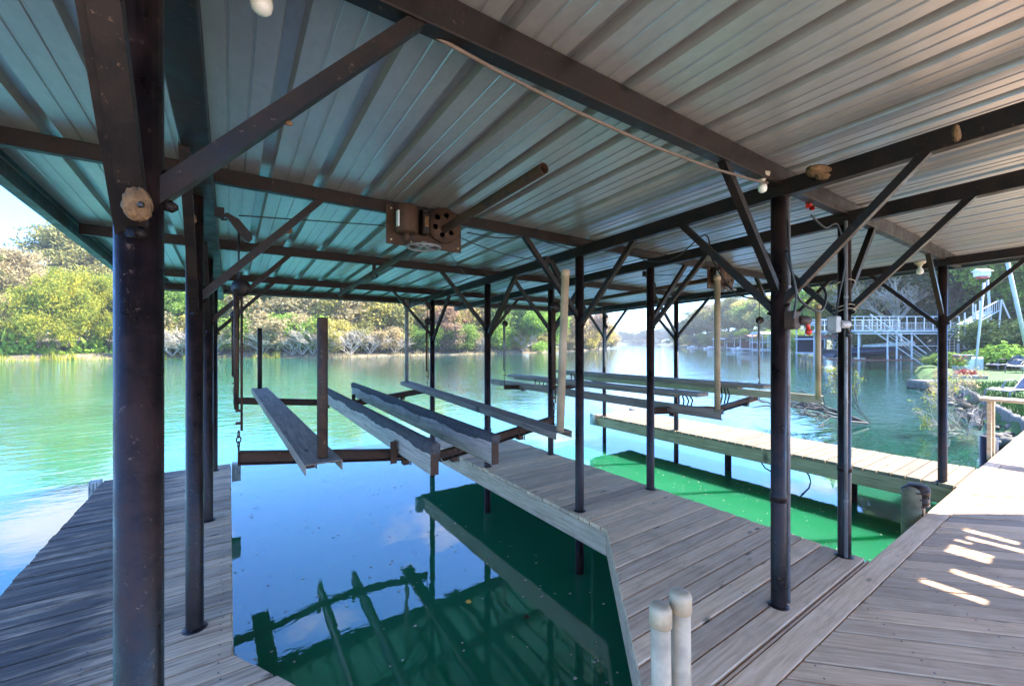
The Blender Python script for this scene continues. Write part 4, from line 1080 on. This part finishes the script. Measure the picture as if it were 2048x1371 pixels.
# ------------------------------------------------------------------ white dock of the neighbour
def LW(X, Zc, z): return W(X, Zc, z)
def bars(mb, lst, w, h=None):
    for a, b in lst: mb.bar(LW(*a), LW(*b), w, h or w)
nd = thing('dock_house', 'two level white steel boat dock with railings and stairs on the right', 'dock', W(33, 36, -.6))
zt, X0, X1, Za, Zb = 2.78, 29.6, 38.6, 36.0, 41.5
m = MB(); 
cX, cZ = (X0+X1)/2, (Za+Zb)/2
rotm = Matrix.Rotation(-math.atan2(FD[0], FD[1]), 3, 'Z')
m.box(W(cX, cZ, zt-.06), (X1-X0, Zb-Za, .10), rotm); m.build('upper_deck', M['greyroof'], nd)
m = MB(); bars(m, [((X0,Za,zt-.12),(X1,Za,zt-.12)), ((X0,Za,zt-.32),(X1,Za,zt-.32)), ((X0,Zb,zt-.12),(X1,Zb,zt-.12)), ((X0,Za,zt-.12),(X0,Zb,zt-.12))], .09); m.build('deck_beam', M['whitesteel'], nd)
for X in (X0+.4, 32.5, 33.3, 34.6, 37.3, 38.6):
    for Z in (Za+.1, Zb-.1):
        m = MB(); m.tube([LW(X,Z,-2.5), LW(X,Z,zt-.1)], .065, 8); m.build('post', M['whitesteel'], nd)
m = MB()
for a in range(13):
    X = X0 + (X1-X0)*a/12; m.bar(LW(X,Za,zt), LW(X,Za,zt+1.15), .06, .06)
    m.bar(LW(X,Zb,zt), LW(X,Zb,zt+1.15), .05, .05)
for Z in (Za, Zb):
    for zz in (1.15, .62, .10): m.bar(LW(X0,Z,zt+zz), LW(X1,Z,zt+zz), .06 if zz > 1 else .03, .06 if zz > 1 else .03)
for i in range(70):
    X = X0+(X1-X0)*i/70; m.bar(LW(X,Za,zt+.1), LW(X,Za,zt+.62), .012, .012)
m.bar(LW(X0,Za,zt+1.15), LW(X0,Zb,zt+1.15), .05, .05)
m.build('railing', M['whitesteel'], nd)
m = MB(); bars(m, [((34.6,Za,zt-.3),(36.2,Za,.95)),((38.2,Za,zt-.3),(36.6,Za,.95)),((33.2,Za,zt-.3),(34.4,Za,1.2)),((34.4,Za,1.4),(38.2,Za,1.4))], .05); m.build('diagonal_brace', M['whitesteel'], nd)
# sloping gangway rails
m = MB()
for off, w_ in ((0,.07),(.35,.03),(.55,.03),(.95,.06)):
    m.bar(LW(30.5-off*.5, Za-.5, 4.1-off), LW(34.9-off*.3, Za-.9, .75-off), w_, w_)
m.build('gangway_rail', M['whitesteel'], nd)
# stairs up to the right
m = MB(); s0, s1 = (38.3, 35.2, .2), (39.6, 35.0, 2.7)
for i in range(9):
    t_ = i/8; m.box(W(s0[0]+(s1[0]-s0[0])*t_, 35.1, .3+2.4*t_), (1.3, .28, .05), rotm)
bars(m, [((38.0,35.0,-.3),(38.0,35.0,4.2)),((39.9,35.0,-.3),(39.9,35.0,4.6)),((38.9,35.0,2.7),(38.9,35.0,4.9))], .08)
m.build('stairs', M['whitesteel'], nd)
m = MB(); a, b = (41.0,37.0,3.3), (44.6,38.2,4.6)
for off in (0,.95): bars(m, [((a[0],a[1],a[2]+off),(b[0],b[1],b[2]+off))], .07)
for i in range(12):
    t_ = i/11; X, Z, z_ = [a[k]+(b[k]-a[k])*t_ for k in range(3)]; m.bar(LW(X,Z,z_), LW(X,Z,z_+.95), .035, .035)
m.bar(LW(a[0],a[1]+1,a[2]), LW(b[0],b[1]+1,b[2]), .9, .06); 
bars(m, [((44.6,38,5.6),(45.6,38.2,3.9)),((44.6,38,5.6),(44.6,38.2,3.0)),((40.9,37,5.3),(40.9,37,2.8)),((41.5,37,5.4),(41.5,37,1.5))], .08)
m.build('upper_walkway', M['whitesteel'], nd)
m = MB(); m.box(W(33.2, 36.6, .16), (9.6, 1.6, .10), rotm); m.build('lower_deck', M['dullred'], nd)
# lattice storage at right
m = MB()
for i in range(9): m.bar(LW(38.2+i*.42,36.8,-.1), LW(38.2+i*.42,36.8,2.0), .06, .06)
for i in range(8): m.bar(LW(38.2,36.8,.1+i*.26), LW(41.6,36.8,.1+i*.26), .04, .04)
m.build('lattice', M['whitesteel'], nd)
m = MB(); m.box(W(40, 37.4, .95), (3.8, .3, 2.0), rotm); m.build('dark_panel', M['black'], nd)

# covered boat
bt = thing('covered_boat', 'dark blue covered motor boat on the white dock lift', 'boat', W(31.5, 37.5, .4))
def hullsec(t_):
    w = 1.1*(1-max(0, (t_-.55)/.45)**2*.95); h = .62+.18*t_; return w, h
m = MB(); vs = []; NS = 14
for i in range(NS+1):
    t_ = i/NS; w, h = hullsec(t_); X = 28.9+t_*7.2
    for dz, dw in ((0,.0),(.12,.65),(h*.7,1.0),(h,.96),(h+.16*math.sin(t_*3.14),.4),(h+.2*math.sin(t_*3.14),0)):
        pass
    ring = [(0,0),(-.65,.14),(-1,.5*h+.1),(-.97,h),(-.4,h+.22*math.sin(max(.15,t_)*3.1)),(.4,h+.22*math.sin(max(.15,t_)*3.1)),(.97,h),(1,.5*h+.1),(.65,.14)]
    vs += [W(X, 38.2+a*w, .32+.2*t_*t_+b) for a, b in ring]
fs = [(i*9+k, i*9+(k+1) % 9, (i+1)*9+(k+1) % 9, (i+1)*9+k) for i in range(NS) for k in range(9)] + [tuple(range(9)), tuple(reversed([NS*9+k for k in range(9)]))]
m.add(vs, fs, True); m.build('cover', M['navy'], bt)
m = MB(); vs2 = []
m.extr(W(32.6,38.3,1.15), W(36.6,38.3,1.5), [(-.6,0),(.6,0),(.5,.35),(-.5,.35)]); m.build('cabin_cover', M['whitep'], bt, .08)
m = MB(); c = W(28.4, 38.2, .9); m.box(c, (.5,.45,.5), rotm); m.box(W(28.25,38.2,.45), (.25,.25,.9), rotm); m.box(W(28.2,38.2,.0), (.5,.12,.15), rotm); m.build('outboard_motor', M['black'], bt, .08)

# second boat farther left and buoy
m = MB(); bc = W(26.6, 35.0, -.58); m.lathe(bc, [(0,0),(.28,.0),(.30,.12),(.26,.26),(.0,.30)], 14)
tag(m.build('buoy', M['whitep']), 'white mooring buoy floating before the covered boat', 'buoy')

# timber retaining wall
m = MB()
for k in range(5): m.box(W(43.2, 35.5, .3+k*.42), (5.5, .3, .36), rotm)
tag(m.build('retaining_wall', M['bunkwood'], None, .02), 'weathered timber retaining wall at the right behind the lawn', 'wall')

# masts and bird house
def pole(a, b, r, name, label, mt='whitesteel'):
    m = MB(); m.tube([a, b], r, 8); tag(m.build(name, M[mt]), label, 'pole'); 
pole(PV(1949,758,22), PV(1968,565,22), .05, 'pole', 'thin white pole standing at the lawn edge beside the planter')
pole(PV(2052,690,24), PV(2013,515,24), .09, 'pole', 'thick white pole leaning left at the right edge')
bp_ = thing('bird_house', 'white and red bird house on a tall pole behind the stairs', 'bird house', PV(1981,640,40))
MB().tube([PV(1981,640,40), PV(1975,560,40)], .10, 8).build('pole', M['whitesteel'], bp_)
c = PV(1964,548,40); m = MB(); m.box(c, (1.0,.7,.45), rotm); m.build('house', M['whitep'], bp_, .03)
m = MB(); m.box(c+V3((.1,0,-.34)), (.8,.5,.2), rotm); m.build('base', M['red'], bp_, .03)
m = MB(); m.extr(c+W(-.6,0,.22), c+W(.6,0,.22), [(-.5,0),(.5,0),(0,.3)]); m.build('roof', M['whitep'], bp_)

# lawn items
def LG(px, Z): return P(px, Z, -.12)
ur = thing('urn', 'tall grey urn planter on the lawn edge', 'urn', LG(1926, 26.5))
MB().lathe(LG(1926,26.5), [(0,0),(.3,0),(.3,.08),(.14,.14),(.12,.4),(.3,.65),(.42,.95),(.5,1.0),(.46,1.03),(.0,.9)], 20).build('bowl', M['terracotta'], ur)
pp = thing('flower_pot', 'grey pot of red flowers in front of the urn', 'flower pot', LG(1918, 23))
MB().lathe(LG(1918,23), [(0,0),(.2,0),(.28,.45),(.3,.5),(.26,.5),(0,.42)], 18).build('pot', M['box'], pp)
v, q = leaf_cloud([tuple(LG(1918,23)+V3((0,0,.65)))], [.35], [160], .12, 4); o = npmesh('foliage', v, q, L['green']); o.parent = pp; o.matrix_parent_inverse = Matrix.Translation(-pp.location)
v, q = leaf_cloud([tuple(LG(1918,23)+V3((0,0,.8)))], [.33], [60], .09, 5); o = npmesh('blossoms', v, q, M['flower']); o.parent = pp; o.matrix_parent_inverse = Matrix.Translation(-pp.location)
bd = thing('planter_bed', 'low red flower bed in a stone border on the lawn point', 'flower bed', LG(1932, 21))
MB().box(LG(1932,21.2)+V3((0,0,.05)), (1.5,.7,.2), rotm).build('border', M['concrete'], bd, .03)
v, q = leaf_cloud([tuple(LG(1932+i*9-14,21.2)+V3((0,0,.22))) for i in range(4)], [.2]*4, [90]*4, .09, 6); o = npmesh('blossoms', v, q, M['flower']); o.parent = bd; o.matrix_parent_inverse = Matrix.Translation(-bd.location)
m = MB(); m.box(LG(1941,28)+V3((0,0,.35)), (1.7,.12,.9), rotm); tag(m.build('white_panel', M['whitep'], None, .05), 'white rounded panel standing behind the urn', 'panel')
m = MB(); m.box(P(1895,20.6,-.42), (3.2,1.1,.45), rotm); tag(m.build('boat_ramp_block', M['rock'], None, .08), 'grey stone block landing at the tip of the lawn', 'stone block')
def lounger(px, Z, label, s=1.0, yaw=0.3, mirror=1):
    c = LG(px, Z); t = thing('lawn_chair', label, 'lawn chair', c, 'metal framed lawn chairs')
    R = Matrix.Rotation(yaw - math.atan2(FD[0], FD[1]), 3, 'Z')
    def q(x, y, z): return c + R @ (V3((x*mirror, y, z))*s)
    for y in (-.32,.32):
        m = MB(); m.tube([q(-.95,y,.0),(q(-.95,y,.30)),q(-.7,y,.36),q(.45,y,.34),q(1.0,y,.85)], .022, 7); m.tube([q(.45,y,0), q(.45,y,.34)], .02, 6); m.tube([q(-.1,y,.0),q(-.1,y,.45),q(.05,y,.62),q(.45,y,.64),q(.62,y,.52)], .02, 7); m.build('side_frame', M['greysteel'], t)
    m = MB(); m.add([q(-.95,-.32,.33),q(-.95,.32,.33),q(.45,.32,.335),q(.45,-.32,.335)], [(0,1,2,3)]); m.add([q(-.95,-.32,.31),q(-.95,.32,.31),q(.45,.32,.315),q(.45,-.32,.315)], [(3,2,1,0)]); m.build('seat', M['fabric'], t)
    m = MB(); m.bar(q(.45,0,.34), q(1.0,0,.85), .62*s, .02, up=(0,0,1)); m.build('backrest', M['fabric'], t)
lounger(2012, 27, 'metal lounger on the lawn, left of the other lawn chair', 1.15, .1)
lounger(2052, 25, 'metal lawn chair cut by the right edge on the lawn', 1.15, .25)
lounger(2035, 13.2, 'nearest dark lounger on the grass just above the wooden rail', .9, 0.2)

# seawall of rounded concrete and rocks
line = [wc(11.0,8.8), wc(11.9,9.7), wc(13.6,11.6), wc(15.4,13.7), wc(18.2,16.8), wc(19.6,18.6)]
m = MB(); g = random.Random(31); pts = []
for k in range(5):
    for q in range(9):
        u = q/9; pts.append(V3((line[k][0]*(1-u)+line[k+1][0]*u+g.uniform(-.03,.03), line[k][1]*(1-u)+line[k+1][1]*u+g.uniform(-.03,.03), -.21+g.uniform(-.02,.02))))
vs = []
for p_ in pts:
    n_ = V3((-.62,.78,0)); 
    vs += [p_+n_*.0+V3((0,0,-.5)), p_+n_*.02+V3((0,0,.03)), p_-n_*.03+V3((0,0,.07)), p_-n_*.24+V3((0,0,.08)), p_-n_*.30+V3((0,0,-.05)), p_-n_*.3+V3((0,0,-.5))]
m.add(vs, [(i*6+k, i*6+k+1, (i+1)*6+k+1, (i+1)*6+k) for i in range(len(pts)-1) for k in range(5)] + [(0,1,2,3,4,5), tuple((len(pts)-1)*6+k for k in (5,4,3,2,1,0))])
tag(m.build('seawall', M['concrete'], None, .02), 'curved pale concrete seawall along the lawn', 'seawall')
m = MB(); g = random.Random(9)
for i in range(140):
    t_ = g.random()*4.98; k = int(t_); u = t_-k; x = line[k][0]*(1-u)+line[k+1][0]*u; y = line[k][1]*(1-u)+line[k+1][1]*u
    m.blob((x-g.uniform(.1,.7)*.8, y+g.uniform(-.1,.5), WATER+g.uniform(-.05,.2)), g.uniform(.06,.15), i, 7, 5, .2, (1.2,1,.7))
tag(m.build('shore_rocks', M['rock']), 'grey rubble along the foot of the seawall', 'rocks', None, 'stuff')
# grass blades on the lawn edge
rs = np.random.RandomState(5); V = []
for i in range(9000):
    k = rs.randint(0, 5); u = rs.rand(); off = rs.rand()**1.5*7+.1
    x = line[k][0]*(1-u)+line[k+1][0]*u; y = line[k][1]*(1-u)+line[k+1][1]*u
    x += off*.75; y -= off*.5*(1 if k else .3); a = rs.rand()*6.28; w_ = np.array([math.cos(a), math.sin(a), 0])*.012; h = .05+.10*rs.rand()
    b = np.array([x, y, -.17+.0]); t_ = b+np.array([rs.normal()*.03, rs.normal()*.03, h+.05]); V += [b-w_, b+w_, t_+w_*.2, t_-w_*.2]
V = np.array(V); tag(npmesh('lawn_grass', V, np.arange(len(V)).reshape(-1,4), M['blade']), 'short green grass of the lawn beside the seawall', 'grass', None, 'stuff')

# twiggy shrubs and fallen branches over the water by the seawall
def twigs(base, dirs, seed, label, name, mt, leaf=None, lv=3, l0=1.3, r0=.02, cat='branch', spread=.6, lsz=.07, nleaf=160, grp=None):
    g = random.Random(seed); m = MB(); tips = []
    def rec(p, d, l, r, k):
        e = p+d*l+V3((0,0,-.04*l)); mid = p.lerp(e,.5)+V3((g.uniform(-1,1),g.uniform(-1,1),g.uniform(-1,1)))*l*.07
        m.tube([p, mid, e], [r, r*.8, r*.55], 5, False); tips.append(e)
        if k == 0: return
        for _ in range(4): rec(p.lerp(e, g.uniform(.3,1)), (d+V3((g.uniform(-1,1),g.uniform(-1,1),g.uniform(-.7,.8)))*spread).normalized(), l*g.uniform(.45,.7), r*.55, k-1)
    t = thing(name, label, cat, base, grp)
    for d in dirs: rec(V3(base), V3(d).normalized(), l0*g.uniform(.8,1.15), r0, lv)
    m.build('branches', mt, t)
    if leaf:
        rs = np.random.RandomState(seed); cc = [tuple(tips[i]) for i in rs.choice(len(tips), min(len(tips), nleaf))]
        v, q = leaf_cloud(cc, [.12]*len(cc), [7]*len(cc), lsz, seed, .2, 0, 2.5); o = npmesh('leaves', v, q, leaf); o.parent = t; o.matrix_parent_inverse = Matrix.Translation(-t.location)
b0 = PY(1735, 845, WATER)
Rv = W(1,0); Fv = W(0,1)
twigs(PY(1735,846,-.55), [(-Rv+V3((0,0,.42))), (-Rv*.9+Fv*.5+V3((0,0,.3))), (-Rv-Fv*.35+V3((0,0,.25)))], 3, 'dark fallen branch reaching left over the water behind the right dock', 'fallen_branch', M['darktwig'], None, 3, 1.75, .036, 'branch', .42)
twigs(PY(1742,846,-.58), [(-Rv*.8+V3((0,0,.9))), (-Rv*.5+V3((0,0,.8)))], 4, 'leaning branch with yellow green leaves behind the posts', 'leafy_branch', M['bark'], L['willow'], 3, 1.2, .014, 'branch', .38, .03, 50)
twigs(PY(1900,860,-.5), [(-Rv*.4+V3((0,0,1))), (V3((0,0,1))+Fv*.2), (-Rv+V3((0,0,.5)))], 5, 'grey green twiggy shrub at the water right of the right roof post', 'twiggy_shrub', M['palebark'], L['willow'], 3, .75, .012, 'shrub', .5, .028, 70)
for i, (px, py, s_) in enumerate([(1893,800,.8),(1925,800,1.0),(1950,830,.9),(1900,770,.9),(1960,860,.8),(1935,870,.7)]):
    twigs(PY(px, py, -.35), [(-Rv*.6+V3((0,0,.8))), (-Rv*.3-Fv*.4+V3((0,0,.9))), (Rv*.3+V3((0,0,1))), (-Rv+V3((0,0,.2)))], 20+i, ['tangle of bare grey twigs beside the right roof post','bare twig tangle in front of the flower bed','twig tangle beside the curve of the seawall','bare brush at the tip of the lawn','thin bare brush above the rail leg','low bare brush just left of the rail leg'][i], 'bare_brush', M['palebark' if i % 2 else 'bark'], L['tan'] if i in (1,3) else None, 3, .62*s_, .010, 'brush', .75, .04, 60, 'bare brush along the seawall')
m = MB(); m.tube([PV(1500,892,7.0), PV(1530,935,6.9), PV(1575,962,6.8), PV(1625,975,6.8), PV(1618,950,6.8), PV(1590,915,6.9)], .012, 6)
tag(m.build('old_rope', M['darktwig']), 'dark looped cord hanging below the right dock', 'cord')

# ------------------------------------------------------------------ distant docks on the right shore
def fardock(px, Z, wd, dp, h, roofm, label, storeys=1, base=.1, side=None):
    c = W(xc(px, Z), Z, 0); t = thing('boat_house', label, 'boat house', (c.x, c.y, -.6), 'boat houses along the right shore')
    R = rotm
    def q(x, y, z): return c+R @ V3((x, y, z))
    m = MB(); m.box(q(0,0,base-.1), (wd,dp,.25), R); m.build('platform', M['greyroof'], t)
    for x in (-wd/2+.15, -wd/6, wd/6, wd/2-.15):
        for y in (-dp/2+.1, dp/2-.1):
            m = MB(); m.bar(q(x,y,-2), q(x,y,h), .16, .16, up=(1,0,0)); m.build('post', M['whitesteel'], t)
    if storeys == 2:
        m = MB(); m.box(q(0,0,h*.5), (wd*1.05,dp*1.05,.2), R); m.build('upper_floor', M['greyroof'], t)
        m = MB(); 
        for zz in (.45,.9): m.bar(q(-wd/2,-dp/2,h*.5+zz), q(wd/2,-dp/2,h*.5+zz), .07, .07)
        for i in range(9): m.bar(q(-wd/2+wd*i/8,-dp/2,h*.5), q(-wd/2+wd*i/8,-dp/2,h*.5+.9), .06, .06)
        m.build('railing', M['whitesteel'], t)
    m = MB()
    m.extr(q(-wd*.55,0,h), q(wd*.55,0,h), [(-dp*.6,0),(dp*.6,0),(dp*.3,.5),(-dp*.3,.5)]); m.build('roof', roofm, t)
    if side: m = MB(); m.box(q(0,dp*.4,h*.32), (wd*.95,.15,h*.6), R); m.build('back_wall', side, t)
fardock(1640, 68, 5.0, 4.5, 4.6, M['greyroof'], 'two storey dock with pale roof beside the yellow guide pipe', 2, .1, M['navy'])
fardock(1538, 92, 5.5, 4, 3.6, M['greyroof'], 'open pale framed dock just left of the conduit post', 2, .1)
fardock(1512, 118, 6.5, 5, 3.4, M['dullred'], 'low red brown boat house left of the conduit post', 1, .1, M['dullred'])
fardock(1478, 140, 6, 5, 2.9, M['rusty'], 'dark brown boat house behind the thin far lift rods', 1, .1, M['rusty'])
fardock(1448, 160, 6, 5, 3.0, M['greyroof'], 'farthest grey boat house right of the pale lift pipe', 1, .1, M['rusty'])
fardock(1692, 62, 4.5, 3, 2.4, M['dullred'], 'small reddish dock partly hidden by the right slip post', 1, .1)
m = MB()
for i in range(16):
    px = 1370+i*21; Z = float(np.interp(px, [1370,1430,1540,1700], [215,160,110,66])); m.box(W(xc(px,Z),Z,-.32), (3.4*Z/110,2,.22), rotm)
tag(m.build('floating_dock', M['bunkwood']), 'low line of grey docks along the distant right shore', 'dock', None, 'stuff')
for i, (px, lab) in enumerate([(1385,'left of the pale lift pipe'),(1480,'beside the thin lift rods'),(1420,'behind the pale lift pipe')]):
    Z = float(np.interp(px, [1370,1430,1540], [205,152,104])); m = MB(); c = W(xc(px,Z),Z,-.4)
    m.box(c, (4.5,1.6,.5), rotm); m.box(c+V3((0,0,.5)), (1.6,1.2,.6), rotm); tag(m.build('moored_boat', M['whitep'], None, .15), f'tiny white moored boat on the distant right shore {lab}', 'boat', 'moored boats on the right shore')

# ------------------------------------------------------------------ air
hz = MB(); hz.box((60, 260, 39), (1900, 1500, 82))
hm_ = bpy.data.materials.new('river_haze'); hm_.use_nodes = True; t = hm_.node_tree
for n in list(t.nodes): t.nodes.remove(n)
pv = N(t, 'ShaderNodeVolumePrincipled'); pv.inputs['Density'].default_value = 0.00045; pv.inputs['Color'].default_value = (0.85, 0.92, 1, 1); pv.inputs['Anisotropy'].default_value = 0.2
ho_ = N(t, 'ShaderNodeOutputMaterial'); t.links.new(pv.outputs[0], ho_.inputs['Volume'])
tag(hz.build('haze', hm_), 'faint pale haze over the river', 'haze', None, 'stuff')
